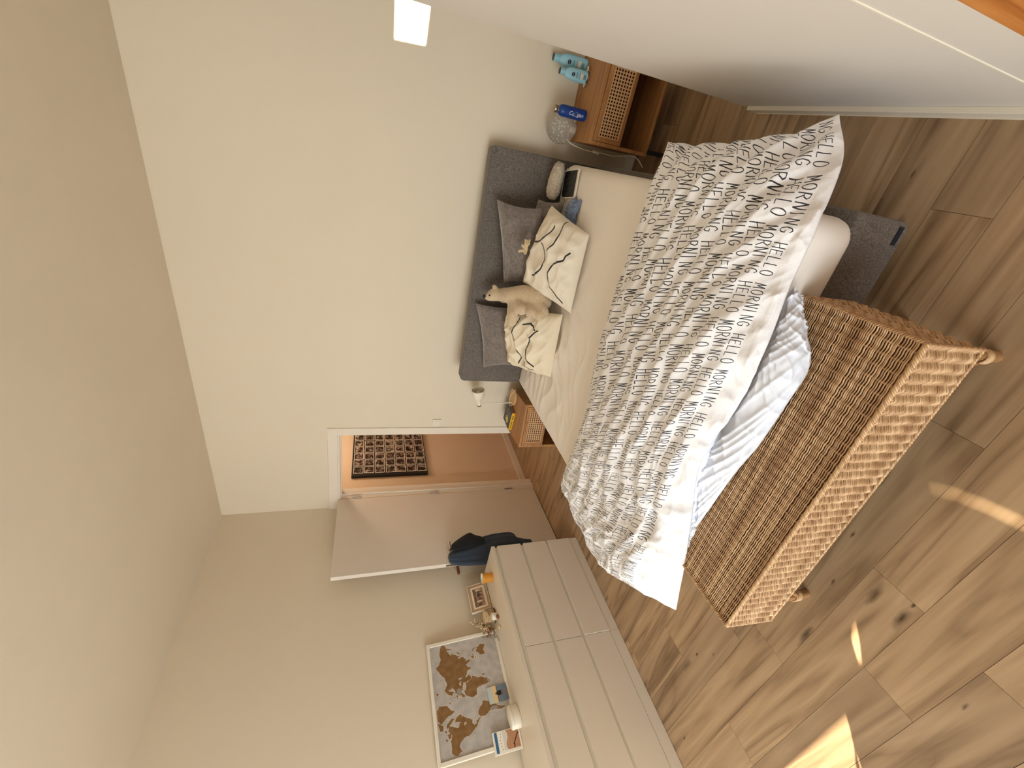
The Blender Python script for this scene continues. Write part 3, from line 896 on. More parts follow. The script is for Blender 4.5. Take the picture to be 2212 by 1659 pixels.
# top: strands along the length, over and under stakes that run to the bed
ptop = .0066; ntop = int((bdep - .006) / ptop)
g = weave(blen - .008, ptop, ntop, lambda s, o, h: (s + .004, o + .003, BH - .004 + h), .0021, .0019, NSTK, 1)
stuff(mk('woven_top', g, M['wicker'], bench, smooth=True, local=MBN, fixn=False))
g = G()
for i in range(NSTK + 1):
    x = i * sp_
    g.tube([(min(max(x, .006), blen - .006), y, BH - .0088) for y in np.linspace(.004, bdep - .004, 8)], .0030, 6)
stuff(mk('top_stakes', g, M['wicker'], bench, smooth=True, local=MBN, fixn=False))
pf_ = .0066; nf = int((BH - ZB - .012) / pf_)
g = weave(blen - .006, pf_, nf, lambda s, o, h: (flare(s + .003, BH - .010 - o), .005 - h, BH - .010 - o), .0026, .0050, NSTK, 2)
stuff(mk('woven_front', g, M['wicker'], bench, smooth=True, local=MBN, fixn=False))
g = weave(blen - .006, pf_ * 1.4, int(nf / 1.4), lambda s, o, h: (flare(s + .003, BH - .010 - o), bdep - .005 + h, BH - .010 - o), .0032, .004, NSTK, 3)
stuff(mk('woven_back', g, M['wicker'], bench, smooth=True, local=MBN, fixn=False))
nst = max(6, int(bdep / sp_))
g = weave(bdep - .006, pf_, nf, lambda s, o, h: (.005 - h, s + .003, BH - .010 - o), .0024, .0050, nst, 4)
stuff(mk('woven_side', g, M['wicker'], bench, smooth=True, local=MBN, fixn=False))
g = weave(bdep - .006, pf_, nf, lambda s, o, h: (flare(blen - .005 + h, BH - .010 - o), s + .003, BH - .010 - o), .0030, .0048, nst, 5)
stuff(mk('woven_side', g, M['wicker'], bench, smooth=True, local=MBN, fixn=False))


def braid(pts, r, turns, strands=3):
    g = G(); P = np.array(pts, float); seg = np.linalg.norm(np.diff(P, axis=0), axis=1); L = seg.sum(); cum = np.concatenate([[0], np.cumsum(seg)])
    k = int(turns * 8)
    for st in range(strands):
        out = []
        for q in range(k + 1):
            s = L * q / k; i = min(np.searchsorted(cum, s, side='right') - 1, len(seg) - 1)
            d = (P[i + 1] - P[i]) / seg[i]; p = P[i] + d * (s - cum[i])
            a = np.cross(d, [0, 0, 1.0]); a = a / (np.linalg.norm(a) + 1e-9) if np.linalg.norm(a) > .1 else np.array([1.0, 0, 0]); b = np.cross(d, a)
            ph = 2 * math.pi * turns * q / k + 2 * math.pi * st / strands
            out.append(p + r * (math.cos(ph) * a + math.sin(ph) * b))
        g.tube(out, .0030, 5)
    return g


zt_ = BH - .001
g = braid([(.002, .004, zt_), (blen - .002, .004, zt_)], .0045, 42, 4)
for q in (braid([(.002, .004, zt_), (.002, bdep - .004, zt_)], .0038, 14, 3), braid([(blen - .002, .004, zt_), (blen - .002, bdep - .004, zt_)], .0038, 14, 3),
          braid([(.004, .004, zt_), (.004, .003, ZB)], .0035, 10, 3), braid([(blen - .002, .004, zt_), (flare(blen, ZB) - .002, .003, ZB)], .0035, 10, 3),
          braid([(.002, .004, ZB + .003), (flare(blen, ZB), .004, ZB + .003)], .0030, 40, 3)):
    o_ = len(g.v); g.v += q.v; g.f += [tuple(i + o_ for i in f) for f in q.f]; g.mi += q.mi
mk('braided_rim', g, M['wicker'], bench, smooth=True, local=MBN, fixn=False)
legs = []
lr1 = np.array(MBN.inverted() @ Vector(on('z', 0.0, 2150, 770))); lr2 = np.array(MBN.inverted() @ Vector(on('z', 0.0, 1738, 1285)))
for (lx, ly) in ((lr1[0], lr1[1]), (lr2[0] - .012, lr2[1]), (lr1[0], bdep - .035), (lr2[0] - .012, bdep - .035)):
    fx = min(max(lx, .022), blen - .022)
    g = G(); g.tube([(lx, ly, 0), (lx, ly, .03), (fx, ly, ZB + .012)], [.0175, .0175, .0175], 14)
    lg = mk('leg', g, M['rattan'], bench, smooth=True, local=MBN, angle=50)
    sx_ = 1 if lx < blen / 2 else -1
    g = G(); g.tube([(lx + .006 * sx_, ly - .014 if ly < .2 else ly, .062), (lx + .03 * sx_, ly, .10), (lx + .07 * sx_, ly, .145), (lx + .10 * sx_, ly, ZB + .012)], .010, 10)
    mk('brace', g, M['rattan'], lg, smooth=True, local=MBN)
    g = G()
    for w_ in range(4):
        z_ = .058 + w_ * .008
        g.tube([(lx + .003 * sx_ + .0205 * math.cos(a_), ly + .0215 * math.sin(a_), z_ + .004 * math.cos(a_)) for a_ in np.linspace(0, 2 * math.pi, 15)[:-1]], .0042, 6, closed=True)
    mk('binding', g, M['wicker'], lg, smooth=True, local=MBN)

# ------------------------------------------------------------------ nightstands
def cane(w, h, px_, py_):
    """woven cane sheet with rows of open eyelets, in the xz plane, centred; front faces -y"""
    g = G(); nx_ = int(w / px_); nz_ = int(h / py_); ax_ = w / nx_; az_ = h / nz_
    for i in range(nx_):
        for j in range(nz_):
            cx = -w / 2 + (i + .5) * ax_; cz = -h / 2 + (j + .5) * az_
            cx0, cx1, cz0, cz1 = cx - ax_ / 2, cx + ax_ / 2, cz - az_ / 2, cz + az_ / 2
            rx_, rz_ = ax_ * .36, az_ * .34
            o_ = [(cx0, cz0), (cx, cz0), (cx1, cz0), (cx1, cz), (cx1, cz1), (cx, cz1), (cx0, cz1), (cx0, cz)]
            i_ = [(cx + rx_ * math.cos(math.radians(225 + 45 * k)), cz + rz_ * math.sin(math.radians(225 + 45 * k))) for k in range(8)]
            v = [(p[0], 0.0, p[1]) for p in o_] + [(p[0], -.0010, p[1]) for p in i_] + [(p[0], .0016, p[1]) for p in i_]
            f = [(k, (k + 1) % 8, 8 + (k + 1) % 8, 8 + k) for k in range(8)] + [(8 + k, 8 + (k + 1) % 8, 16 + (k + 1) % 8, 16 + k) for k in range(8)]
            g.add(v, f)
    return g


def frame_xz(g, x0, x1, z0, z1, b, y0, y1):
    g.box((x0, y0, z0), (x1, y1, z0 + b)); g.box((x0, y0, z1 - b), (x1, y1, z1)); g.box((x0, y0, z0 + b), (x0 + b, y1, z1 - b)); g.box((x1 - b, y0, z0 + b), (x1, y1, z1 - b))


M['drawerin'] = plain('drawer_shade', srgb(46, 28, 18), .8, .1)  # near-black brown paints the shade behind the cane holes
M['cane'] = plain('cane_webbing', srgb(208, 164, 118), .55, .12, 60)


def nightstand(m, label, w, d):
    """local: x across, y = 0 at the front and d at the back, z up"""
    t = thing('nightstand', label, 'nightstand', (0, 0, 0), group='oak nightstands beside the bed', mat=m)
    Zt, Zb, zs = .550, .140, .352; th = .020
    g = G(); g.box((0, 0, Zt - th), (w, d, Zt)); mk('top', g, M['oak'], t, local=m, bevel=.003)
    g = G(); g.box((0, .001, Zb), (th, d, Zt - th)); mk('side_panel', g, M['oak'], t, local=m, bevel=.002)
    g = G(); g.box((w - th, .001, Zb), (w, d, Zt - th)); mk('side_panel', g, M['oak'], t, local=m, bevel=.002)
    g = G(); g.box((th, .001, Zb), (w - th, d, Zb + th)); mk('bottom_panel', g, M['oak'], t, local=m, bevel=.002)
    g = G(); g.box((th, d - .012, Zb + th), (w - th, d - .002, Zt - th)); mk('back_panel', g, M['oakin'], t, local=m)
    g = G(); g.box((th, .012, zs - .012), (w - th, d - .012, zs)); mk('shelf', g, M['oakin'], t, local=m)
    # drawer with a cane front
    g = G(); x0, x1, z0, z1 = th + .002, w - th - .002, zs - .012, Zt - th - .003
    bt = .034
    frame_xz(g, x0, x1, z0, z1, .018, -.001, .018)
    g.box((x0 + .018, .000, z1 - bt), (x1 - .018, .017, z1 - .018)); g.box((x0 + .018, .0, z0 + .018), (x0 + .030, .017, z1 - bt)); g.box((x1 - .030, .0, z0 + .018), (x1 - .018, .017, z1 - bt)); g.box((x0 + .03, .0, z0 + .018), (x1 - .03, .017, z0 + .026))
    g.box((x0 + .01, .018, z0 + .01), (x1 - .01, d - .03, z0 + .014))
    dr = mk('drawer', g, M['oak'], t, local=m, bevel=.0015)
    g = G(); g.box((x0 + .012, .020, z0 + .015), (x1 - .012, .30, z1 - .006)); mk('drawer_shade_block', g, M['drawerin'], dr, local=m)  # solid block coloured dark to stand for shade inside the drawer
    cx = (x0 + x1) / 2; cz = (z0 + .026 + z1 - bt) / 2; cwid = x1 - x0 - .056; chei = z1 - bt - z0 - .022
    g = cane(cwid, chei, .0165, .0165)
    mk('cane_panel', g, M['cane'], dr, local=m @ Matrix.Translation((cx, .006, cz)), fixn=False)
    g = G(); frame_xz(g, cx - cwid / 2 - .003, cx + cwid / 2 + .003, cz - chei / 2 - .003, cz + chei / 2 + .003, .006, -.003, .008); mk('cane_rim', g, M['cane'], dr, local=m, bevel=.002)
    g = G(); g.tube([(cx - .045, -.002, z1 - .010), (cx - .04, -.010, z1 - .010), (cx + .04, -.010, z1 - .010), (cx + .045, -.002, z1 - .010)], .004, 8); mk('drawer_pull', g, M['oak'], dr, smooth=True, local=m)
    for lx in (.03, w - .03):
        for ly in (.03, d - .03):
            g = G(); g.box((lx - .013, ly - .013, 0), (lx + .013, ly + .013, Zb)); mk('leg', g, M['black'], t, local=m, bevel=.002)
    return t


MNR = Matrix.Translation((3.418, -.372, 0)) @ Matrix.Rotation(math.radians(1), 4, 'Z')
nightstand(MNR, 'oak nightstand with a cane drawer under the blue bottle and the glass globe lamp', .46, .365)
MNL = Matrix.Translation((1.150, -.515, 0)) @ Matrix.Rotation(math.radians(10), 4, 'Z')
nightstand(MNL, 'oak nightstand with a cane drawer carrying the small white lamp and the black book', .395, .345)
ZN = .550

# ------------------------------------------------------------------ things on the nightstand at the right
def on_top(px_, py_, z):
    p = on('z', z, px_, py_); return p


def text_geo(txt, size, depth=.0, shear=0.0):
    """flat lettering as (verts, faces), centred on the origin in the xy plane"""
    cu = bpy.data.curves.new('lettering', 'FONT'); cu.body = txt; cu.size = size; cu.shear = shear; cu.align_x = 'CENTER'; cu.align_y = 'CENTER'; cu.resolution_u = 3
    o = bpy.data.objects.new('lettering', cu); COL.objects.link(o)
    bpy.context.view_layer.update()
    me = o.evaluated_get(bpy.context.evaluated_depsgraph_get()).to_mesh()
    v = [tuple(x.co) for x in me.vertices]; f = [tuple(p.vertices) for p in me.polygons]
    bpy.data.objects.remove(o); bpy.data.curves.remove(cu)
    return v, f


def wrap_text(txt, size, R, m, zc, ang, vertical=False, shear=0.0, ry=None):
    """lettering on the skin of an upright (elliptical) bottle; vertical lettering reads downwards"""
    v, f = text_geo(txt, size, shear=shear); g = G(); ry = ry or R
    out = []
    for x, y, _ in v:
        a, z = (y, zc - x) if vertical else (x, zc + y)
        t = ang + a / R
        out.append((R * math.cos(t) * 1.0, ry * math.sin(t), z))
    g.add([tuple(m @ Vector(p)) for p in out], f)
    return g


# blue steel bottle
pb = on_top(1265, 251, ZN); pb = np.array([3.556, -.218, ZN])
mb = Matrix.Translation(Vector(pb))
t = thing('water_bottle', 'blue metal water bottle with white script and steel cap on the nightstand', 'bottle', pb)
mblue = plain('blue_enamel', srgb(14, 62, 142), .32, .04)
R_ = .032
g = G(); g.lathe([(0, 0), (.030, 0), (R_, .004), (R_, .150), (.0305, .162), (.026, .171), (.019, .176), (.0175, .178), (.0175, .188), (0, .188)], 36, mb); mk('body', g, mblue, t, smooth=True, angle=50)
g = G(); g.lathe([(0, .182), (.0195, .182), (.0195, .186), (.0185, .187), (.0195, .189), (.0195, .203), (.0180, .206), (0, .206)], 30, mb); mk('cap', g, M['chrome'], t, smooth=True, angle=40)
va = math.atan2(CAM[1] - pb[1], CAM[0] - pb[0])
g = wrap_text('Culligan', .030, R_ + .0004, mb, .072, va - .10, True, .25)
mwht = plain('white_print', srgb(232, 236, 240), .5)
o = mk('lettering', g, mwht, t, fixn=False)
g = G()
for k in range(12):
    z_ = .095 - k * .0032
    g.add([tuple(mb @ Vector(((R_ + .0004) * math.cos(va - .10 + a_), (R_ + .0004) * math.sin(va - .10 + a_), z_ + dz))) for a_, dz in ((-.40, 0), (-.36, 0), (-.36, .0018), (-.40, .0018))], [(0, 1, 2, 3)])
stuff(mk('small_print', g, mwht, t, fixn=False))

# glass globe lamp
pg = np.array([3.474, -.112, ZN + .094])
t = thing('globe_lamp', 'clear glass globe lamp with white flakes beside the blue bottle', 'lamp', (pg[0], pg[1], ZN))
n = NT('globe_glass'); n.set(Roughness=.06, IOR=1.1); n.b.inputs['Transmission Weight'].default_value = .80; n.b.inputs['Base Color'].default_value = (.80, .78, .74, 1)
g = G(); g.lathe([(0, -.093), (.03, -.093)] + [(.096 * math.cos(a_), .096 * math.sin(a_)) for a_ in np.linspace(-1.2, math.pi / 2 - .001, 26)], 40, Matrix.Translation(Vector(pg))); mk('globe', g, n.m, t, smooth=True, fixn=True)
fl = plain('white_flakes', srgb(236, 228, 214), .7)
g = G(); rr = random.Random(11)
for k in range(190):
    band = rr.random()
    th_ = rr.uniform(0, 2 * math.pi)
    z_ = (rr.gauss(.012, .026) if band < .72 else rr.gauss(-.058, .012))
    z_ = max(-.082, min(.066, z_)); r_f = math.sqrt(.0948 ** 2 - z_ ** 2)
    c_ = (pg[0] + r_f * math.cos(th_), pg[1] + r_f * math.sin(th_), pg[2] + z_)
    nn = Vector((math.cos(th_) * r_f, math.sin(th_) * r_f, z_)).normalized()
    q_ = nn.to_track_quat('Z', 'Y').to_matrix().to_4x4()
    g.ball(c_, (rr.uniform(.003, .007), rr.uniform(.003, .006), .0007), 6, m=q_)
stuff(mk('flakes', g, fl, t, smooth=False))
g = G(); g.lathe([(0, -.092), (.018, -.092), (.018, -.062), (.010, -.05), (0, -.05)], 18, Matrix.Translation(Vector(pg))); mk('bulb_holder', g, M['white'], t, smooth=True, angle=40)
cpts = [on('y', -.16, 1222, 300), on('y', -.20, 1236, 312), on('y', -.215, 1258, 322), on('y', -.22, 1284, 329), on('y', -.24, 1300, 331), on('y', -.27, 1322, 337), on('y', -.30, 1345, 337), on('y', -.34, 1368, 334), on('y', -.38, 1378, 345), on('y', -.40, 1388, 362)]
cpts = [np.array([min(p[0], 3.405 if i > 1 else 9), p[1], p[2]]) for i, p in enumerate(cpts)]
cc = catmull(np.array(cpts), np.linspace(0, len(cpts) - 1, 60))
g = G(); g.tube(cc, .0024, 6); mk('cord', g, M['white'], t, smooth=True)
g = G(); g.box((-.007, -.011, -.022), (.007, .011, .022)); mk('cord_switch', g, M['paper'], t, local=Matrix.Translation(Vector(cpts[3]) + Vector((0, -.004, -.008))) @ Matrix.Rotation(.15, 4, 'Y'), bevel=.004)

# two lotion bottles
def lotion(p, ang, hgt, wid, dep, label):
    t = thing('lotion_bottle', label, 'bottle', p)
    m = Matrix.Translation(Vector(p)) @ Matrix.Rotation(ang, 4, 'Z')      # front faces local +x
    body = plain('pale_blue_plastic', srgb(150, 202, 218), .35, .03)
    k = hgt / .19
    prof = [(0, 0), (.86, 0), (.97, .006), (1.0, .02), (1.0, .085 * k), (.97, .11 * k), (.86, .130 * k), (.68, .146 * k), (.52, .153 * k), (.46, .156 * k)]
    g = G(); ring = []
    nn = 40
    for r, z in prof:
        for j in range(nn):
            a = 2 * math.pi * j / nn
            ex_ = 2 / 2.6
            cx_ = math.copysign(abs(math.cos(a)) ** ex_, math.cos(a)); sy_ = math.copysign(abs(math.sin(a)) ** ex_, math.sin(a))
            kd = r if r > .6 else r * 1.25
            ring.append((dep / 2 * cx_ * min(kd, 1), wid / 2 * sy_ * r, z))
    f = []
    for i in range(len(prof) - 1):
        for j in range(nn): f.append((i * nn + j, i * nn + (j + 1) % nn, (i + 1) * nn + (j + 1) % nn, (i + 1) * nn + j))
    f.append(tuple((len(prof) - 1) * nn + j for j in range(nn)))
    g.add(ring, f); mk('body', g, body, t, smooth=True, local=m, angle=50)
    rc = wid * .27
    g = G(); g.lathe([(0, .155 * k), (rc, .155 * k), (rc, hgt - .004), (rc * .96, hgt - .001), (0, hgt - .001)], 28, m); cp = mk('cap', g, body, t, smooth=True, angle=40)
    nav = plain('navy_print', srgb(22, 26, 52), .4)
    g = G(); g.lathe([(0, hgt - .001), (rc * .97, hgt - .001), (rc * .97, hgt + .0008), (0, hgt + .0008)], 28, m); mk('cap_disc', g, nav, cp, smooth=True, angle=40)
    xf = dep / 2 + .0006
    def disc(cy, cz, r, x):
        g = G(); g.add([(x, cy + r * math.cos(a), cz + r * math.sin(a)) for a in np.linspace(0, 2 * math.pi, 25)[:-1]], [tuple(range(24))]); return g
    mk('badge', disc(0, .105 * k, wid * .155, xf + .0002), nav, t, local=m, fixn=False)
    v, f = text_geo('NIVEA', wid * .085); g = G(); g.add([(xf + .0005, x, .105 * k + y) for x, y, _ in v], f); mk('lettering', g, mwht, t, local=m, fixn=False)
    g = G()
    for zc, ln in ((.082, .5), (.077, .42), (.062, .62), (.034, .4), (.030, .46), (.026, .36), (.022, .44)):
        zc *= k; ln *= wid / 2 * .8
        g.add([(xf + .0002, -ln, zc - .0012), (xf + .0002, ln, zc - .0012), (xf + .0002, ln, zc + .0012), (xf + .0002, -ln, zc + .0012)], [(0, 1, 2, 3)])
    stuff(mk('small_print', g, plain('blue_print', srgb(48, 92, 124), .5), t, local=m, fixn=False))
    g = G(); g.add([(xf + .0003, -wid * .22, .040 * k), (xf + .0003, wid * .20, .040 * k), (xf + .0003, wid * .26, .058 * k), (xf + .0003, -wid * .18, .058 * k)], [(0, 1, 2, 3)])
    mk('picture_patch', g, plain('flower_print', srgb(222, 206, 176), .5, .3, 160), t, local=m, fixn=False)
    return t


p1 = np.array([3.752, -.122, ZN]); a1 = math.atan2(CAM[1] - p1[1], CAM[0] - p1[0])
lotion(p1, a1 + .05, .187, .068, .040, 'front smaller pale blue lotion bottle with navy cap standing by the tealights')
p2 = np.array([3.815, -.060, ZN]); a2 = math.atan2(CAM[1] - p2[1], CAM[0] - p2[0])
lotion(p2, a2 - .05, .222, .074, .044, 'taller pale blue lotion bottle partly hidden behind the smaller one')

# tealights
mwax = plain('candle_wax', srgb(238, 232, 218), .55); malu = plain('aluminium_cup', srgb(186, 170, 146), .3, .05, metal=.9)
for (px_, py_), lab in (((1270.5, 150), 'tealight nearest the partition wall, beside the lotion bottle'), ((1268.5, 167), 'middle tealight of the three in a row'), ((1263, 181.5), 'tealight at the open end of the row, nearest the blue bottle')):
    p = on('z', ZN + .012, px_, py_); p = np.array([p[0], p[1], ZN])
    t = thing('tealight', lab, 'candle', p, group='tealights on the nightstand'); m = Matrix.Translation(Vector(p))
    g = G(); g.lathe([(0, 0), (.0185, 0), (.0195, .002), (.0195, .0165), (.0188, .0165), (.0185, .004), (0, .004)], 26, m); mk('cup', g, malu, t, smooth=True, angle=40)
    g = G(); g.lathe([(0, .005), (.0182, .005), (.0182, .0135), (.012, .0140), (0, .0138)], 26, m); mk('wax', g, mwax, t, smooth=True, angle=50)
    g = G(); g.tube([(0, 0, .013), (.0005, 0, .019), (.0015, .0005, .022)], .0008, 5); mk('wick', g, M['black'], t, local=m)

# ------------------------------------------------------------------ things on the nightstand at the left
pl_ = on('z', ZN + .012, 1108, 857); pl_[2] = ZN
t = thing('table_lamp', 'small white table lamp with a wooden foot on the nightstand left of the bed', 'lamp', pl_)
beech = wood('pale_beech', srgb(178, 134, 88), srgb(206, 164, 116), srgb(222, 184, 138), 0, 40, 3, .5, rand=False)
m = Matrix.Translation(Vector(pl_))
g = G(); g.lathe([(0, 0), (.072, 0), (.075, .003), (.075, .016), (.072, .019), (0, .019)], 40, m); mk('foot', g, beech, t, smooth=True, angle=40)
ps = on('y', pl_[1] - .01, 1109, 870) ; ps[2] = ZN + .019
ph = on('y', ps[1], 1041, 872)
g = G(); g.tube([ps, ph], .0045, 10); mk('stem', g, M['white'], t, smooth=True, angle=40)
pa = on('y', ps[1], 1035, 876.5); pz = on('y', ps[1], 1033, 842)
ax_ = Vector(pz - pa); Ls = ax_.length; q_ = ax_.normalized().to_track_quat('Z', 'Y').to_matrix().to_4x4(); ms = Matrix.Translation(Vector(pa)) @ q_
g = G(); g.lathe([(.019, .012), (.0195, .05), (.024, .064), (.036, .080), (.046, .100), (.051, .125), (.054, Ls), (.0525, Ls), (.049, .125), (.044, .101), (.034, .082), (.022, .066), (0, .055)], 32, ms); mk('shade', g, M['white'], t, smooth=True, angle=60)
g = G(); g.lathe([(0, 0), (.019, 0), (.020, .002), (.020, .012), (0, .012)], 24, ms); mk('shade_cap', g, plain('brown_wood_cap', srgb(150, 108, 66), .5, .1), t, smooth=True, angle=40)
g = G(); g.ball((0, 0, Ls - .045), (.024, .024, .030), 16, m=None); mk('bulb', g, M['paper'], t, smooth=True, local=ms)
cpt = [pl_ + np.array([.05, .055, .012]), pl_ + np.array([-.02, .03, .05]), pl_ + np.array([-.068, -.02, .045]), pl_ + np.array([-.086, -.058, .008]), pl_ + np.array([-.050, -.07, .004])]
cpt = [on('y', pl_[1] - .02, 1119.5, 841.5), on('y', pl_[1] - .02, 1110, 846), on('y', pl_[1] - .03, 1103, 855), on('y', pl_[1] - .05, 1099.5, 868), on('y', pl_[1] - .075, 1102, 876), on('y', pl_[1] - .08, 1106.5, 875.5)]
cpt = [np.array([p[0], p[1], max(p[2], ZN + .006)]) for p in cpt]
g = G(); g.tube(catmull(np.array(cpt), np.linspace(0, 5, 40)), .0022, 6); mk('cord', g, M['white'], t, smooth=True)

# black book with a yellow spine
bz = ZN + .030
q0, q1, q2 = on('z', bz, 1086, 908), on('z', bz, 1097.5, 928.5), on('z', bz, 1106.5, 893)
yv = q2 - q1; hb_ = np.linalg.norm(yv); yv /= hb_
xv = np.array([yv[1], -yv[0], 0]); xv *= -np.sign(xv @ (q1 - q0)) ; wb_ = abs((q0 - q1) @ xv)
mbk = Matrix(((yv[0], xv[0], 0, q1[0]), (yv[1], xv[1], 0, q1[1]), (0, 0, 1, ZN), (0, 0, 0, 1)))
t = thing('book', 'thick black paperback with a yellow spine and emblem lying by the white lamp', 'book', (0, 0, 0), mat=mbk)
HB = 256; WBk = int(HB * wb_ / hb_)
cov = np.full((WBk, HB, 3), 0.09, np.float32); cov[..., 0] += .01
yy, xx = np.mgrid[0:WBk, 0:HB]
ring_ = np.abs(np.hypot((xx - 78) / 1.0, (yy - WBk * .50) / 1.0) - 44) < 4
cov[ring_] = (.90, .86, .66)
blob_ = (np.hypot((xx - 78) / 1.25, (yy - WBk * .5) / .8) < 26) | (np.hypot(xx - 56, (yy - WBk * .42) / .7) < 16) | (np.hypot((xx - 78) / .35, yy - WBk * .5) < 50)
cov[blob_] = (.92, .80, .32)
for cx_, cy_ in ((70, .40), (92, .62)): cov[np.hypot(xx - cx_, yy - WBk * cy_) < 8] = (.12, .1, .09)
for k_, (xa, L_) in enumerate(((150, .74), (166, .62), (186, .78), (206, .55))):
    lr2_ = random.Random(k_); st_ = []
    y_ = WBk * (.5 - L_ / 2)
    while y_ < WBk * (.5 + L_ / 2):
        st_.append([(xa + lr2_.uniform(-4, 4), y_), (xa + lr2_.uniform(-5, 5), y_ + 4)]); y_ += 6
    mm_ = draw_strokes(WBk, HB, st_, 2.4)
    cov = cov * (1 - mm_[..., None]) + mm_[..., None] * np.array([.72, .70, .66])
g = G(); g.box((.002, .002, .0015), (hb_ - .002, wb_ - .004, .0285)); mk('pages', g, plain('book_pages', srgb(150, 124, 100), .9, .1, 3), t, local=mbk)
g = G(); g.add([(0, 0, .030), (hb_, 0, .030), (hb_, wb_, .030), (0, wb_, .030), (0, 0, .0286), (hb_, 0, .0286), (hb_, wb_, .0286), (0, wb_, .0286)], [(0, 1, 2, 3), (7, 6, 5, 4), (0, 4, 5, 1), (1, 5, 6, 2), (2, 6, 7, 3), (3, 7, 4, 0)])
for i_, c_ in enumerate(((0, 0), (1, 0), (1, 1), (0, 1))): g.uv[i_] = c_; g.uv[i_ + 4] = c_
mk('front_cover', g, printed('book_cover', cov, .4), t, local=mbk, fixn=False)
g = G(); g.box((0, 0, 0), (hb_, wb_, .0014)); mk('back_cover', g, M['black'], t, local=mbk)
g = G(); g.box((0, -.0012, 0), (hb_, .0012, .0302)); sp2 = mk('spine', g, plain('yellow_spine', srgb(226, 180, 42), .45, .03), t, local=mbk)
g = G()
g.ball((hb_ * .80, -.0014, .015), (.008, .0004, .007), 10); g.ball((hb_ * .68, -.0014, .015), (.009, .0004, .008), 10)
for k in range(9): g.box((hb_ * (.12 + .046 * k), -.0016, .010), (hb_ * (.12 + .046 * k + .03), -.0011, .020))
stuff(mk('spine_print', g, plain('dark_print', srgb(92, 66, 22), .5), t, local=mbk))

# ------------------------------------------------------------------ cushions, pillows and soft toys on the bed
def cushion(TL, TR, BR, BL, thick, seed, crumple=.006, pinch=.035, n_=56, kw_shift=0.0):
    """a stuffed case between four corners; returns the closed shape and its front normal"""
    TL, TR, BR, BL = [np.array(p, float) for p in (TL, TR, BR, BL)]
    u = np.linspace(0, 1, n_)[:, None] * np.ones((1, n_)); v = np.ones((n_, 1)) * np.linspace(0, 1, n_)[None, :]
    a_, b_ = 2 * u - 1, 2 * v - 1
    uu = .5 + .5 * a_ * (1 - pinch * 2 * (1 - b_ ** 2) * np.abs(a_)); vv_ = .5 + .5 * b_ * (1 - pinch * 2 * (1 - a_ ** 2) * np.abs(b_))
    off = kw_shift
    P = ((1 - uu) * (1 - vv_))[..., None] * TL + (uu * (1 - vv_))[..., None] * TR + (uu * vv_)[..., None] * BR + ((1 - uu) * vv_)[..., None] * BL
    nrm = np.cross(TR - TL, BL - TL); nrm /= np.linalg.norm(nrm)
    if nrm @ (CAM - (TL + BR) / 2) < 0: nrm = -nrm
    P = P - nrm * off
    prof = np.clip(1 - np.abs(a_) ** 2.4, 0, 1) ** .55 * np.clip(1 - np.abs(b_) ** 2.4, 0, 1) ** .55
    s = seed * 7.3
    cr_ = crumple * (ridge(u * 3.2 + v * 1.4 + s, v * 2.6 - u + s) ** 2 + .8 * pn(u * 5 + s, v * 5) + .5 * ridge(u * 2 - v * 5 + s, u * 3 + s) ** 3)
    front = P + nrm * (thick / 2 * prof + cr_ * np.clip(prof * 2, 0, 1))[..., None]
    back = P - nrm * (thick / 2 * .55 * prof)[..., None]
    return front, back, nrm


def put_cushion(name, label, cat, mat, corners, thick, seed, group=None, **kw):
    f, b, nr = cushion(*corners, thick, seed, **kw)
    g = G(); n_ = f.shape[0]
    uu = np.stack([np.linspace(0, 1, n_)[:, None] * np.ones((1, n_)), np.ones((n_, 1)) * np.linspace(1, 0, n_)[None, :]], -1)
    g.grid(f, uu); g.grid(b, uu, flip=True)
    c = (f.mean((0, 1)) + b.mean((0, 1))) / 2
    return tag(mk(name, g, mat, smooth=True, fixn=False), label, cat, group), f, nr


ZM = .600
OY = lambda y, px_, py_: on('y', y, px_, py_)
OZ = lambda z, px_, py_: on('z', z, px_, py_)
grp = 'grey plush cushions against the headboard'
put_cushion('cushion', 'grey plush cushion behind the white pillow, on the bed side nearest the door', 'cushion', M['velvet'],
            (OY(-.30, 1044, 794), OY(-.27, 1027, 655), np.array([2.36, -.36, .625]), np.array([1.86, -.38, .625])), .13, 1, grp, crumple=.010, pinch=.05)
put_cushion('cushion', 'lower grey plush cushion tucked beneath the tall one, by the tablet', 'cushion', M['velvet'],
            (np.array([2.62, -.27, .80]), OY(-.27, 1163, 430), OY(-.40, 1220, 435), np.array([2.60, -.40, .615])), .11, 3, grp, crumple=.008)
put_cushion('cushion', 'tall grey plush cushion behind the tiny teddy bear', 'cushion', M['velvet'],
            (OY(-.31, 1088, 611), OY(-.28, 1073, 430), OY(-.40, 1172, 450), np.array([2.53, -.42, .66])), .13, 2, grp, crumple=.014, pinch=.04)


def pillow_print(name, strokes, base):
    w = h = 512; mm = draw_strokes(h, w, strokes, 11.0)[..., None]
    wv = np.ones((h, w, 3), np.float32) * np.array(base) / 255.0
    return printed(name, wv * (1 - mm) + mm * np.array([.17, .16, .17]), .92)


def arc(cx, cy, rx, ry, a0, a1, k=26):
    return [(cx + rx * math.cos(t), cy + ry * math.sin(t)) for t in np.linspace(math.radians(a0), math.radians(a1), k)]


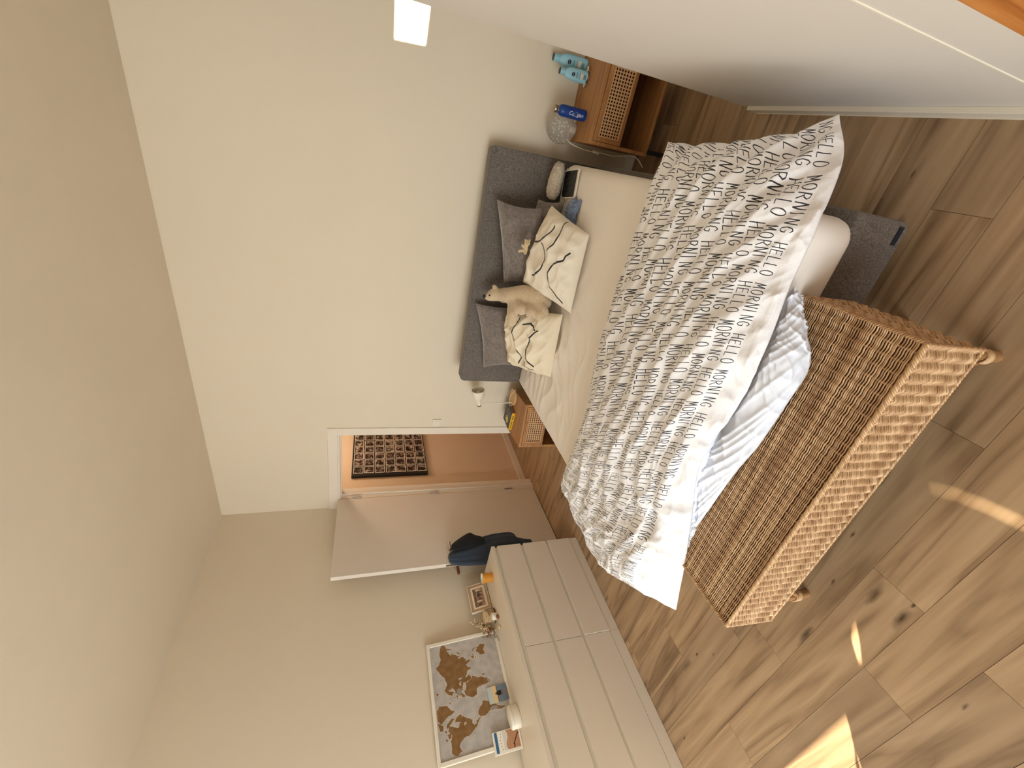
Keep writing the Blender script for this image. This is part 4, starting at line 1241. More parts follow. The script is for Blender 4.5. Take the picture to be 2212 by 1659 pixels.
# plain swinging brush lines only
pA = [arc(430, 540, 150, 250, 190, 275), [(40, 60), (95, 150), (180, 190), (250, 160), (300, 90), (360, 60)], arc(210, 420, 120, 160, 200, 330), [(300, 250), (350, 215), (420, 205), (500, 225)]]
pB = [[(80, 300), (150, 250), (220, 265), (290, 330), (380, 340), (470, 300)], arc(250, 60, 160, 120, 20, 160), [(60, 120), (75, 180), (120, 215)], [(400, 130), (440, 190), (430, 250)]]
mA = pillow_print('pillowcase_lines_right', pA, (240, 231, 214)); mB = pillow_print('pillowcase_lines_left', pB, (238, 226, 202))
for m_ in (mA, mB):
    b_ = m_.node_tree.nodes['Principled BSDF']; b_.inputs['Sheen Weight'].default_value = .15
grp = 'white pillows with dark brush lines'
_, fr_A, nA = put_cushion('pillow', 'white pillow with dark brush lines on the bed side nearest the glass globe lamp', 'pillow', mA,
            (OY(-.46, 1119, 608), OY(-.46, 1181, 440), OZ(.668, 1262, 504), OZ(.668, 1222, 676)), .19, 4, grp, crumple=.017, pinch=.012, kw_shift=.045)
_, fr_B, nB = put_cushion('pillow', 'white pillow with dark brush lines under the polar bear, nearest the door', 'pillow', mB,
            (OY(-.42, 1095, 790), OY(-.42, 1084, 664), OZ(.668, 1204, 684), OZ(.668, 1178, 820)), .19, 5, grp, crumple=.019, pinch=.012, kw_shift=.045)


def blob(name, chains, mat, parent=None, voxel=.006, smooth_it=6):
    """one continuous body grown from chains of (point, radius)"""
    g = G()
    for ch in chains:
        for (p0, r0), (p1, r1) in zip(ch[:-1], ch[1:]):
            p0, p1 = np.array(p0, float), np.array(p1, float); k = max(2, int(np.linalg.norm(p1 - p0) / (.35 * min(r0, r1))) + 1)
            for q in np.linspace(0, 1, k): g.ball(p0 + (p1 - p0) * q, r0 + (r1 - r0) * q, 12)
        if len(ch) == 1: g.ball(ch[0][0], ch[0][1], 14)
    o = mk(name, g, mat, parent, smooth=True, fixn=False)
    r = o.modifiers.new('skin', 'REMESH'); r.mode = 'VOXEL'; r.voxel_size = voxel; r.use_smooth_shade = True
    s = o.modifiers.new('soft', 'SMOOTH'); s.factor = .6; s.iterations = smooth_it
    return o


# polar bear plush, nose up, leaning between the pillows
nose = OY(-.36, 1049, 641); head = OY(-.36, 1066, 637); neck = OY(-.39, 1086, 637); sho = OY(-.48, 1106, 639); mid = OY(-.54, 1132, 637); hip = OY(-.61, 1158, 644); rump = OY(-.64, 1176, 653)
f1a, f1b, f1c = OY(-.54, 1110, 660), OY(-.60, 1108, 680), OY(-.61, 1106, 694)
f2a, f2b = OY(-.57, 1122, 655), OY(-.64, 1127, 668)
h1a, h1b, h1c = OY(-.66, 1166, 662), OY(-.71, 1172, 674), OY(-.73, 1165, 682)
h2a, h2b = OY(-.64, 1152, 662), OY(-.70, 1147, 675)
t = thing('polar_bear_toy', 'beige plush polar bear standing nose up between the two white pillows', 'toy', rump)
bear = blob('body', [
    [(nose + np.array([0, 0, -.012]), .022), (OY(-.36, 1057, 641), .030), (head, .044), (neck, .046), (sho, .062), (mid, .068), (hip, .066), (rump, .048)],
    [(sho, .05), (f1a, .040), (f1b, .035), (f1c, .034)], [(OY(-.48, 1115, 645), .045), (f2a, .040), (f2b, .040)],
    [(hip, .058), (h1a, .048), (h1b, .041), (h1c, .036)], [(hip, .05), (h2a, .040), (h2b, .037)],
    [(OY(-.36, 1071, 624), .019), (OY(-.35, 1068, 619), .017)], [(OY(-.33, 1068, 640), .019), (OY(-.31, 1066, 641), .016)]], M['plush'], t, .007, 5)
g = G(); g.ball(OY(-.375, 1046, 640), (.013, .011, .011), 12); mk('nose', g, M['black'], t, smooth=True)
g = G(); g.ball(OY(-.408, 1057.5, 638), .0065, 10); mk('eye', g, M['black'], t, smooth=True)
g = G()
cn = np.array(OY(-.385, 1089, 638)); axn = np.array(sho) - np.array(neck); axn /= np.linalg.norm(axn); aa_ = np.cross(axn, [0, 1, 0]); aa_ /= np.linalg.norm(aa_); bb_ = np.cross(axn, aa_)
g.tube([cn + .049 * (math.cos(q) * aa_ + math.sin(q) * bb_) for q in np.linspace(0, 2 * math.pi, 33)[:-1]], .0035, 6, closed=True); mk('neck_seam', g, M['plush'], t, smooth=True)

# tiny teddy bear lying against the tall cushion
def cush_pt(px_, py_, y): return np.array(OY(y, px_, py_))
ty = -.535
th_, tb_ = cush_pt(1139, 524, ty), cush_pt(1134.5, 537, ty)
t = thing('teddy_bear', 'tiny cream teddy bear lying between the tall grey cushion and the white pillow', 'toy', tb_)
blob('body', [[(th_, .0185), (tb_ + np.array([.012, 0, 0]), .012)], [(tb_ + np.array([.006, 0, 0]), .016), (tb_ - np.array([.010, 0, 0]), .017)],
              [(tb_ + np.array([.008, 0, .008]), .009), (cush_pt(1128.5, 530.5, ty - .01), .0085)],
              [(tb_ - np.array([.010, 0, .0]), .010), (cush_pt(1127, 541, ty - .02), .0095), (cush_pt(1122, 542.5, ty - .02), .0095)],
              [(tb_ - np.array([.012, 0, .008]), .010), (cush_pt(1134.5, 547, ty - .02), .0095)],
              [(cush_pt(1135, 518.5, ty), .0075)], [(cush_pt(1144, 519, ty), .0075)]], M['plush2'], t, .003, 3)
g = G(); g.ball(cush_pt(1137.6, 524.6, ty - .0195), .0022, 8); mk('eye', g, M['black'], t); g = G(); g.ball(cush_pt(1141.2, 524.4, ty - .0195), .0022, 8); mk('eye', g, M['black'], t)
g = G(); g.ball(cush_pt(1139.6, 527.4, ty - .021), (.003, .002, .002), 8); mk('nose', g, plain('brown_nose', srgb(92, 52, 34), .5), t)


def fuzzy(path, radii, nu, nv, amp, seed, flat=1.0):
    P = catmull(np.array(path, float), np.linspace(0, len(path) - 1, nu)); R = catmull(np.array(radii, float), np.linspace(0, len(radii) - 1, nu))
    out = np.zeros((nu, nv, 3)); rr = np.random.default_rng(seed)
    for i in range(nu):
        d = P[min(i + 1, nu - 1)] - P[max(i - 1, 0)]; d /= np.linalg.norm(d); a = np.cross(d, [0, 0, 1.0]); a /= np.linalg.norm(a); b = np.cross(a, d)
        for j in range(nv):
            an = 2 * math.pi * j / (nv - 1); k = rr.uniform(-amp, amp) if j < nv - 1 else 0
            out[i, j] = P[i] + (R[i] + k) * (math.cos(an) * a + flat * math.sin(an) * b)
        out[i, nv - 1] = out[i, 0]
    return out


P_ = fuzzy([OZ(.655, 1213, 351), OZ(.662, 1208, 362), OZ(.664, 1200, 390), OZ(.662, 1194, 417), OZ(.655, 1193, 430)], [.020, .036, .046, .044, .020], 90, 60, .0075, 5, .9)
g = G(); g.grid(P_); g.add([P_[0].mean(0), P_[-1].mean(0)], [])
tag(mk('fleece_roll', g, M['fleece'], smooth=True, fixn=False), 'fluffy cream fleece roll lying along the headboard behind the tablet', 'soft roll')

# tablet
TZ = .606
q_tl, q_tr, q_br, q_bl = OZ(TZ, 1217, 430), OZ(TZ, 1215, 369), OZ(TZ, 1251, 363.5), OZ(TZ, 1244.5, 428.5)
yv = (q_bl - q_tl + q_br - q_tr) / 2; Ly = np.linalg.norm(yv); yv /= Ly
xv = (q_tr - q_tl + q_br - q_bl) / 2; xv -= yv * (xv @ yv); Lx = np.linalg.norm(xv); xv /= Lx
ct = (q_tl + q_tr + q_br + q_bl) / 4
mt = Matrix(((xv[0], yv[0], 0, ct[0]), (xv[1], yv[1], 0, ct[1]), (0, 0, 1, TZ - .004), (0, 0, 0, 1)))
t = thing('tablet', 'tablet computer with white bezel and dark screen on the sheet by the headboard', 'tablet', (0, 0, 0), mat=mt)
g = rbox((-Lx / 2, -Ly / 2, 0), (Lx / 2, Ly / 2, .0085), .012, 5, .003); mk('body', g, M['white'], t, smooth=True, local=mt, angle=50)
g = G(); g.box((-Lx / 2 + .009, -Ly / 2 + .018, .0086), (Lx / 2 - .009, Ly / 2 - .018, .0091)); mk('screen', g, M['blackgloss'], t, local=mt)
g = G(); g.lathe([(0, .0086), (.0055, .0086), (.0055, .0090), (0, .0090)], 18, Matrix.Translation((0, Ly / 2 - .009, 0))); mk('home_button', g, M['paper'], t, local=mt, smooth=True, angle=30)

# crumpled blue cloth
g = G(); k_ = 46
c0 = OZ(.615, 1235, 457)
u = np.linspace(-1, 1, k_)[:, None] * np.ones((1, k_)); v = np.ones((k_, 1)) * np.linspace(-1, 1, k_)[None, :]
rad = np.sqrt(u ** 2 + v ** 2)
hz_ = .048 * np.clip(1 - rad ** 2 * .75, 0, 1) * (.45 + .55 * ridge(u * 1.6 + 2, v * 1.3 + u) ** 1.2) + .012 * ridge(u * 3 + 9, v * 3 + 1)
P_ = np.stack([c0[0] + .075 * u * (1 + .2 * pn(v * 2, u * 2 + 5)), c0[1] + .065 * v * (1 + .25 * pn(u * 2 + 8, v * 2)), .598 + hz_ * np.clip(3 * (1.25 - rad), .1, 1)], -1)
g.grid(P_)
o = tag(mk('crumpled_cloth', g, M['bluecloth'], smooth=True, fixn=False), 'small crumpled grey blue cloth on the sheet beside the white pillow', 'cloth')
md = o.modifiers.new('thick', 'SOLIDIFY'); md.thickness = .003
g = G(); g.tube([OZ(.635, 1212, 423), OZ(.630, 1216, 428), OZ(.618, 1220, 433), OZ(.608, 1223, 440)], [.004, .004, .0035, .002], 6)
tag(mk('fabric_ribbon', g, M['velvet'], smooth=True), 'short grey ribbon loop lying by the tablet corner', 'ribbon')

# ------------------------------------------------------------------ clothes on the door handle
def drape(levels, nfold, amp, seed, n_=72, rows_=50, close=True):
    """cloth hanging in folds; levels: (z, y0, y1, x0, x1)"""
    L = catmull(np.array(levels, float), np.linspace(0, len(levels) - 1, rows_)); P = np.zeros((rows_, n_, 3))
    for i in range(rows_):
        z, y0, y1, x0, x1 = L[i]; f = i / (rows_ - 1)
        for j in range(n_):
            a = 2 * math.pi * j / (n_ - 1); cy, cx_ = (y0 + y1) / 2, (x0 + x1) / 2
            w = 1 + amp * math.sin(nfold * a + seed + .9 * math.sin(3 * f + seed)) * min(1, f * 3 + .2) + amp * .5 * math.sin((nfold * 2 + 1) * a + 2 * f)
            P[i, j] = (cx_ + (x1 - x0) / 2 * math.copysign(abs(math.cos(a)) ** .8, math.cos(a)) * w, cy + (y1 - y0) / 2 * math.copysign(abs(math.sin(a)) ** .9, math.sin(a)) * (1 + amp * .12 * math.sin(5 * a + 4 * f)), z)
        P[i, n_ - 1] = P[i, 0]
    return P


def dx_(y): return .118 - .0625 * y          # face of the open door
P_ = drape([(1.082, -.868, -.822, .205, .225), (1.072, -.892, -.806, .190, .245), (1.03, -.915, -.782, .180, .255), (.93, -.935, -.735, .178, .262), (.80, -.945, -.690, .176, .270), (.66, -.948, -.662, .176, .275), (.52, -.945, -.655, .178, .275), (.46, -.935, -.668, .180, .270), (.43, -.92, -.72, .185, .26)], 5, .13, 1.0)
t = thing('jeans', 'blue denim jeans hanging from the handle of the open door', 'jeans', (.22, -.83, 1.07))
g = G(); g.grid(P_); g.add([P_[0, :-1].mean(0)], []); k0 = len(g.v) - 1; g.f += [(k0, j + 1, j) for j in range(71)]
mk('trousers', g, M['denim'], t, smooth=True)
P_ = drape([(.47, -.86, -.70, .19, .255), (.42, -.86, -.715, .19, .25), (.36, -.85, -.73, .19, .24), (.30, -.85, -.74, .195, .235)], 3, .1, 2.0, rows_=16)
g = G(); g.grid(P_); mk('trouser_leg', g, M['denim'], t, smooth=True)
g = G(); g.tube([(.27, -.845, .93), (.276, -.80, .90), (.278, -.775, .84)], .003, 6); mk('pocket_seam', g, M['denim'], t, smooth=True)
P_ = drape([(1.052, -.785, -.765, .245, .262), (1.045, -.80, -.745, .240, .275), (1.00, -.81, -.715, .238, .292), (.92, -.80, -.672, .240, .305), (.87, -.79, -.655, .245, .305), (.835, -.785, -.680, .25, .300), (.79, -.775, -.70, .262, .295), (.755, -.765, -.715, .27, .288)], 4, .10, .4)
t = thing('black_garment', 'black garment bunched over the jeans on the door handle', 'clothing', (.26, -.77, 1.05))
g = G(); g.grid(P_); mk('cloth', g, M['blackcloth'], t, smooth=True)
g = G(); g.tube([(.236, -.772, 1.03), (.225, -.775, 1.055), (.225, -.775, 1.066), (.24, -.772, 1.06), (.255, -.770, 1.04)], .0035, 6); mk('loop', g, M['blackcloth'], t, smooth=True)

# ------------------------------------------------------------------ things on the dresser
ZD = .780
# yellow cup
pm = (on('z', ZD, 1066, 1246) + np.array([-.030, .018, 0])); pm[2] = ZD
t = thing('cup', 'small amber yellow cup with a white inside near the far end of the dresser', 'cup', pm); m = Matrix.Translation(Vector(pm))
g = G(); g.lathe([(0, 0), (.032, 0), (.034, .004), (.038, .04), (.0395, .078), (.0395, .086)], 36, m, cap=False); mk('body', g, plain('amber_glaze', srgb(206, 140, 48), .3, .08, 14), t, smooth=True, angle=50)
g = G(); g.lathe([(.0395, .086), (.0385, .0875), (.0365, .086), (.035, .04), (.030, .008), (0, .006)], 36, m, cap=False); mk('inside', g, M['white'], t, smooth=True, fixn=False)

# picture frame with a group photo
fy0, fy1 = -1.272, -1.038; fz1 = .932
lean = .045; fx = .118
mf = Matrix.Translation((fx, (fy0 + fy1) / 2, ZD + .0035)) @ Matrix.Rotation(math.radians(3), 4, 'Z') @ Matrix.Rotation(-math.atan2(lean, .152), 4, 'Y')
t = thing('picture_frame', 'small wooden picture frame with a group photo leaning on the dresser by the yellow cup', 'picture frame', (0, 0, 0), mat=mf)
fw, fh = .232, .158
def yzframe(g, w, h, b, x0, x1):
    g.box((x0, -w / 2, 0), (x1, w / 2, b)); g.box((x0, -w / 2, h - b), (x1, w / 2, h)); g.box((x0, -w / 2, b), (x1, -w / 2 + b, h - b)); g.box((x0, w / 2 - b, b), (x1, w / 2, h - b))
g = G(); yzframe(g, fw, fh, .020, -.008, .008); mk('frame', g, plain('light_wood_frame', srgb(186, 150, 112), .5, .05), t, local=mf)
g = G(); yzframe(g, fw + .005, fh + .003, .004, -.010, .0095); mk('frame_edge', g, M['white'], t, local=mf)
g = G(); g.box((-.006, -fw / 2 + .019, .019), (.003, fw / 2 - .019, fh - .019)); mk('mat_board', g, M['white'], t, local=mf)
gw, gh = 192, 108
ph = np.ones((gh, gw, 3), np.float32) * np.array([178, 142, 110]) / 255
yy, xx = np.mgrid[0:gh, 0:gw]
ph[yy > 78] = np.array([150, 112, 84]) / 255.
r8 = random.Random(5)
for k in range(60):
    cx_, cy_ = r8.uniform(0, gw), r8.uniform(80, 108); ph[np.hypot(xx - cx_, (yy - cy_)) < r8.uniform(3, 8)] = np.array([r8.uniform(70, 130), r8.uniform(50, 96), r8.uniform(40, 70)]) / 255
for k, cx_ in enumerate((18, 36, 54, 74, 92, 112, 130, 150, 172)):
    hgt = r8.uniform(44, 60); c_ = np.array(r8.choice([(70, 44, 34), (52, 40, 42), (214, 196, 178), (128, 92, 74), (88, 60, 52)])) / 255.
    dy = 0 if k % 2 else 14
    ph[(np.abs(xx - cx_) < 7 + 3 * np.cos(yy / 9.)) & (yy > 14 + dy) & (yy < 14 + dy + hgt)] = c_
    ph[np.hypot(xx - cx_, yy - (18 + dy + hgt)) < 6] = np.array([222, 178, 146]) / 255.
    ph[np.hypot(xx - cx_, yy - (22 + dy + hgt)) < 5] = np.array([66, 42, 30]) / 255.
def yzquad(y0, y1, z0, z1, x):
    """picture that faces +x: its left edge lies towards -y"""
    g = G(); g.add([(x, y0, z0), (x, y1, z0), (x, y1, z1), (x, y0, z1)], [(0, 1, 2, 3)])
    for i_, c_ in enumerate(((0, 0), (1, 0), (1, 1), (0, 1))): g.uv[i_] = c_
    return g
mk('group_photo', yzquad(-fw / 2 + .036, fw / 2 - .036, .036, fh - .036, .0036), printed('group_photo_print', ph, .3), t, local=mf, fixn=False)
g = G(); g.box((-.045, -.02, .016), (-.010, .02, .020)); mk('stand', g, M['black'], t, local=mf)

# birch log
pl2 = np.array([.150, -1.352, ZD]); m = Matrix.Translation(Vector(pl2))
n = NT('birch_bark'); v = n.coords('Object', (30, 30, 150)); a_ = n.noise(v, 1.0, 4, .7, .5)
n.col(n.ramp(a_.outputs['Fac'], [(.36, srgb(84, 62, 42)), (.46, srgb(168, 142, 104)), (.7, srgb(214, 194, 156))])); n.bump(a_.outputs['Fac'], .4, .003); n.set(Roughness=.85)
t = thing('birch_log', 'short birch log standing upright between the picture frame and the dried flowers', 'log', pl2)
g = G(); g.lathe([(0, 0), (.050, 0), (.052, .004), (.0515, .04), (.053, .080), (.050, .086)], 36, m); mk('bark', g, n.m, t, smooth=True, angle=50)
n = NT('log_rings'); v = n.coords('Object'); wv = n.n('ShaderNodeTexWave', wave_type='RINGS', rings_direction='Z'); wv.inputs['Scale'].default_value = 70; wv.inputs['Distortion'].default_value = 1.5; n.l(v, wv.inputs['Vector'])
n.col(n.ramp(wv.outputs['Color'], [(.2, srgb(206, 176, 134)), (.8, srgb(226, 202, 166))])); n.set(Roughness=.8)
g = G(); g.lathe([(0, 0), (.049, 0), (.049, .0025), (0, .0025)], 36); o = mk('cut_face', g, n.m, t, smooth=True, local=Matrix.Translation(Vector(pl2) + Vector((0, 0, .0855))), angle=30)
g = G(); g.lathe([(.0535, .004), (.0545, .006), (.0535, .012)], 30, m); mk('dark_band', g, plain('dark_bark', srgb(74, 50, 34), .8, .2), t, smooth=True)

# small white pot with a face, pebbles
pp = np.array([.214, -1.392, ZD]); m = Matrix.Translation(Vector(pp)); fa = math.atan2(CAM[1] - pp[1], CAM[0] - pp[0])
t = thing('face_pot', 'tiny white ceramic pot with a dotted face in front of the birch log', 'pot', pp)
g = G(); g.lathe([(0, 0), (.021, 0), (.024, .003), (.0255, .02), (.0255, .040), (.023, .046), (0, .047)], 30, m); mk('body', g, M['white'], t, smooth=True, angle=60)
g = G()
for da in (-.32, .32): g.ball((pp[0] + .0255 * math.cos(fa + da), pp[1] + .0255 * math.sin(fa + da), ZD + .029), .0022, 8)
for q_ in np.linspace(-.22, .22, 9): g.ball((pp[0] + .0256 * math.cos(fa + q_), pp[1] + .0256 * math.sin(fa + q_), ZD + .018 + .06 * q_ ** 2), .0011, 6)
stuff(mk('face', g, M['black'], t))
for (px_, py_, lab, c_, nm) in ((1075, 1332, 'brown oval pebble lying on the dresser edge of the birch log', srgb(138, 84, 52), 'brown'), (1079, 1354.5, 'cream oval pebble lying beside the tiny face pot', srgb(214, 190, 146), 'cream')):
    p = on('z', ZD + .009, px_, py_)
    g = G(); g.ball((p[0], p[1], ZD + .011), (.014, .019, .011), 16); tag(mk('pebble', g, plain(nm + '_stone', c_, .5, .1, 40), smooth=True), lab, 'pebble')

# dried flowers
pf = np.array([.118, -1.445, ZD])
t = thing('dried_flowers', 'bunch of dried brown and cream flowers in front of the map corner', 'dried flowers', pf)
r9 = random.Random(21)
stem_m = plain('dry_stem', srgb(126, 92, 60), .85, .2, 60); bl_m = plain('cream_blossom', srgb(218, 194, 160), .9, .15, 90); br_m = plain('brown_seed_head', srgb(142, 104, 64), .9, .25, 90)
gs, gb, gr_ = G(), G(), G()
tips = [(1018, 1343, .10, 0), (1024, 1347, .11, 0), (1030, 1352, .12, 0), (1036, 1349, .13, 0), (1027, 1341, .11, 0), (1040, 1358, .13, 0), (1046, 1362, .14, 0), (1033, 1344, .12, 1), (1044, 1372, .14, 1), (1050, 1366, .14, 1),
        (1052, 1376, .14, 1), (1056, 1371, .15, 1), (1062, 1364, .16, 1), (1060, 1378, .16, 2), (1068, 1376, .18, 2), (1079, 1384, .21, 2), (1072, 1380, .19, 2), (1053, 1377, .13, 2), (1045, 1368, .12, 0), (1056, 1362, .15, 1), (1050, 1358, .14, 0)]
base = on('x', .145, 1066, 1358)
for px_, py_, xd_, kind in tips:
    e_ = np.array(on('x', xd_, px_, py_)); e_[2] = max(e_[2], ZD + .012)
    mid_ = (base + e_) / 2 + np.array([r9.uniform(-.01, .02), r9.uniform(-.01, .01), r9.uniform(.0, .012)])
    mid_[2] = max(mid_[2], ZD + .006); b_ = np.array([base[0], base[1], max(base[2], ZD + .006)])
    P_ = catmull(np.array([b_, mid_, e_]), np.linspace(0, 2, 8)); gs.tube(P_, .0011 if kind < 2 else .0022, 5)
    tgt = gb if kind == 0 else gr_
    if kind < 2:
        for k in range(9):
            tgt.ball(P_[r9.randint(3, 7)] + np.array([r9.gauss(0, .006), r9.gauss(0, .006), abs(r9.gauss(0, .005))]), (r9.uniform(.004, .008), r9.uniform(.004, .007), r9.uniform(.003, .006)), 6)
    else:
        for k in range(3): gs.tube([P_[4 + k], P_[4 + k] + np.array([r9.uniform(-.012, .012), r9.uniform(-.02, .02), r9.uniform(.002, .016)])], [.0014, .0006], 4)
stuff(mk('stems', gs, stem_m, t)); stuff(mk('cream_blossoms', gb, bl_m, t, smooth=True)); stuff(mk('seed_heads', gr_, br_m, t, smooth=True))

# world map in its white frame, leaning on the wall
mx0, my0, my1, mz1 = .085, -2.150, -1.428, 1.312
mh = math.hypot(mz1 - ZD, .062); mw_ = my1 - my0
mm = Matrix.Translation((mx0, (my0 + my1) / 2, ZD)) @ Matrix.Rotation(-math.atan2(.062, mz1 - ZD), 4, 'Y')
t = thing('map_frame', 'large white framed world map with brown land leaning against the left wall', 'picture', (0, 0, 0), mat=mm)
g = G(); yzframe(g, mw_, mh, .022, -.014, .010); mk('frame', g, M['white'], t, local=mm, bevel=.001)
g = G(); g.box((-.012, -mw_ / 2 + .01, .01), (-.002, mw_ / 2 - .01, mh - .01)); mk('backing', g, M['paper'], t, local=mm)
LAND = [
    [(-168, 66), (-156, 71), (-141, 70), (-125, 70), (-110, 68), (-95, 72), (-82, 70), (-88, 64), (-94, 60), (-92, 57), (-82, 55), (-80, 51), (-77, 57), (-77, 62), (-70, 61), (-64, 59), (-57, 53), (-60, 49), (-66, 50), (-64, 46), (-70, 43), (-74, 40), (-76, 35), (-81, 31), (-80, 26), (-82, 29), (-90, 30), (-97, 27), (-97, 21), (-91, 18), (-87, 21), (-88, 16), (-83, 14), (-83, 9), (-78, 8), (-84, 8), (-92, 14), (-105, 20), (-110, 27), (-114, 31), (-112, 25), (-117, 33), (-124, 40), (-124, 48), (-133, 56), (-145, 60), (-153, 58), (-164, 55), (-158, 59), (-166, 62)],
    [(-90, 73), (-78, 73), (-62, 66), (-66, 62), (-78, 68)], [(-118, 72), (-105, 73), (-102, 69), (-115, 69)], [(-90, 80), (-65, 82), (-78, 76), (-92, 77)], [(-125, 74), (-115, 76), (-118, 73)], [(-100, 74), (-94, 76), (-92, 73)],
    [(-72, 78), (-60, 82), (-30, 83), (-18, 78), (-22, 70), (-40, 65), (-44, 60), (-52, 65), (-54, 70)],
    [(-78, 8), (-72, 12), (-62, 10), (-51, 4), (-48, -1), (-35, -6), (-39, -15), (-41, -22), (-48, -26), (-53, -33), (-57, -37), (-62, -39), (-65, -45), (-67, -50), (-68, -55), (-74, -52), (-75, -45), (-73, -37), (-71, -25), (-70, -18), (-76, -14), (-81, -5), (-80, 1)],
    [(-17, 15), (-16, 21), (-10, 30), (-6, 35), (10, 37), (11, 33), (20, 31), (32, 31), (35, 24), (43, 12), (51, 12), (47, 4), (40, -4), (40, -14), (35, -20), (32, -28), (25, -34), (18, -34), (14, -22), (12, -10), (9, 0), (8, 4), (-4, 5), (-12, 7)],
    [(44, -17), (50, -14), (47, -25), (44, -23)], [(-84, 22), (-75, 20), (-80, 23)], [(-73, 19), (-68, 19), (-70, 18)],
    [(-9, 37), (-9, 43), (-1, 44), (-4, 48), (2, 51), (8, 54), (10, 57), (12, 55), (20, 55), (24, 58), (30, 60), (22, 61), (25, 65), (20, 65), (17, 60), (13, 56), (10, 59), (5, 60), (6, 63), (14, 68), (25, 71), (40, 67), (44, 66), (55, 68), (68, 69), (73, 72), (80, 73), (105, 78), (113, 74), (130, 71), (150, 72), (170, 70), (180, 68), (178, 63), (163, 60), (162, 55), (157, 51), (156, 58), (163, 62), (150, 59), (136, 54), (141, 52), (135, 44), (128, 40), (129, 35), (126, 35), (124, 40), (118, 39), (122, 31), (120, 26), (110, 21), (106, 18), (109, 12), (105, 9), (100, 13), (104, 2), (100, 6), (98, 16), (92, 22), (86, 20), (80, 13), (77, 8), (73, 18), (70, 22), (60, 25), (56, 27), (48, 30), (52, 24), (58, 22), (52, 16), (44, 13), (39, 21), (35, 29), (36, 36), (28, 37), (26, 40), (23, 38), (20, 40), (13, 45), (18, 40), (16, 38), (10, 44), (3, 43), (-1, 38), (-6, 36)],
    [(-5, 50), (1, 51), (-2, 56), (-5, 58), (-4, 54)], [(-10, 52), (-6, 52), (-6, 55), (-9, 54)], [(-22, 64), (-14, 65), (-18, 66.5)], [(130, 32), (136, 34), (141, 36), (142, 40), (144, 44), (140, 42), (137, 37)],
    [(95, 5), (104, -3), (105, -6), (100, -1)], [(109, 1), (117, 7), (118, 1), (115, -4), (110, -3)], [(105, -6), (114, -7), (114, -9), (106, -8)], [(131, -1), (141, -3), (150, -10), (143, -9), (135, -4)], [(120, 18), (122, 14), (126, 7), (123, 9)], [(120, 1), (124, 1), (122, -5), (119, -3)],
    [(114, -22), (122, -18), (130, -12), (136, -12), (139, -17), (142, -11), (146, -19), (153, -26), (150, -37), (144, -38), (138, -34), (130, -32), (116, -35), (114, -28)], [(145, -41), (148, -41), (147, -43)], [(173, -35), (178, -38), (174, -41), (168, -46), (171, -43)],
    [(12, 79), (25, 80), (18, 77)], [(53, 71), (68, 76), (60, 74)], [(142, 46), (144, 53), (142, 54)],
]
SEAS = [[(28, 41), (34, 42), (41, 41), (38, 45), (31, 46)], [(47, 45), (53, 45), (53, 38), (49, 38)], [(-92, 47), (-84, 46), (-83, 43), (-87, 42)], [(18, 59), (24, 60), (29, 60), (24, 59)]]
mpw, mph = 620, 430
def mproj(lo, la):
    k = math.log(math.tan(math.pi / 4 + math.radians(max(-60, min(81, la))) * .44)); k0 = math.log(math.tan(math.pi / 4 + math.radians(-60) * .44)); k1 = math.log(math.tan(math.pi / 4 + math.radians(81) * .44))
    return ((lo + 172) / 354 * mpw, (k - k0) / (k1 - k0) * mph * .97 + mph * .015)
land = np.zeros((mph, mpw), bool)
for q_ in LAND: land |= fill_poly(mph, mpw, [mproj(*p) for p in q_])
for q_ in SEAS: land &= ~fill_poly(mph, mpw, [mproj(*p) for p in q_])
yy, xx = np.mgrid[0:mph, 0:mpw]
jag = pn(xx / 7.0, yy / 7.0) * 5; jx = np.clip((xx + jag).astype(int), 0, mpw - 1); jy = np.clip((yy + pn(xx / 6.0 + 40, yy / 6.0) * 5).astype(int), 0, mph - 1)
land = land[jy, jx]
sea = np.array([184, 178, 172]) / 255. + (pn(xx / 40., yy / 40.) * .08 + pn(xx / 9., yy / 9.) * .04)[..., None]
lnd = np.array([134, 98, 56]) / 255. + (pn(xx / 30., yy / 30.) * .07)[..., None]
edge_ = land ^ (np.roll(land, 2, 0) & np.roll(land, -2, 0) & np.roll(land, 2, 1) & np.roll(land, -2, 1))
halo = (np.roll(land, 4, 0) | np.roll(land, -4, 0) | np.roll(land, 4, 1) | np.roll(land, -4, 1)) & ~land
rgb = np.where(land[..., None], lnd, sea); rgb[halo] = rgb[halo] * .5 + np.array([216, 206, 194]) / 255. * .5
grey_ = land & ((np.hypot((xx - mproj(10, 48)[0]) / 1.6, yy - mproj(10, 48)[1]) < 13) | (np.hypot((xx - mproj(-67, -30)[0]) / .7, (yy - mproj(-67, -30)[1]) / 1.2) < 20) | (np.hypot(xx - mproj(25, -32)[0], yy - mproj(25, -32)[1]) < 14))
rgb[grey_] = np.array([150, 142, 132]) / 255.
marks = []
for k in range(150):
    a_, b_ = rng.uniform(0, mpw), rng.uniform(0, mph)
    if not land[int(b_), int(a_)]: marks.append([(a_, b_), (a_ + rng.uniform(-4, 4), b_ + rng.uniform(2, 9))])
mk2 = draw_strokes(mph, mpw, marks, 1.4)[..., None] * .35
rgb = rgb * (1 - mk2) + mk2 * .35
mk('map_print', yzquad(-mw_ / 2 + .022, mw_ / 2 - .022, .022, mh - .022, .002), printed('world_map_print', np.clip(rgb, 0, 1), .35), t, local=mm, fixn=False)

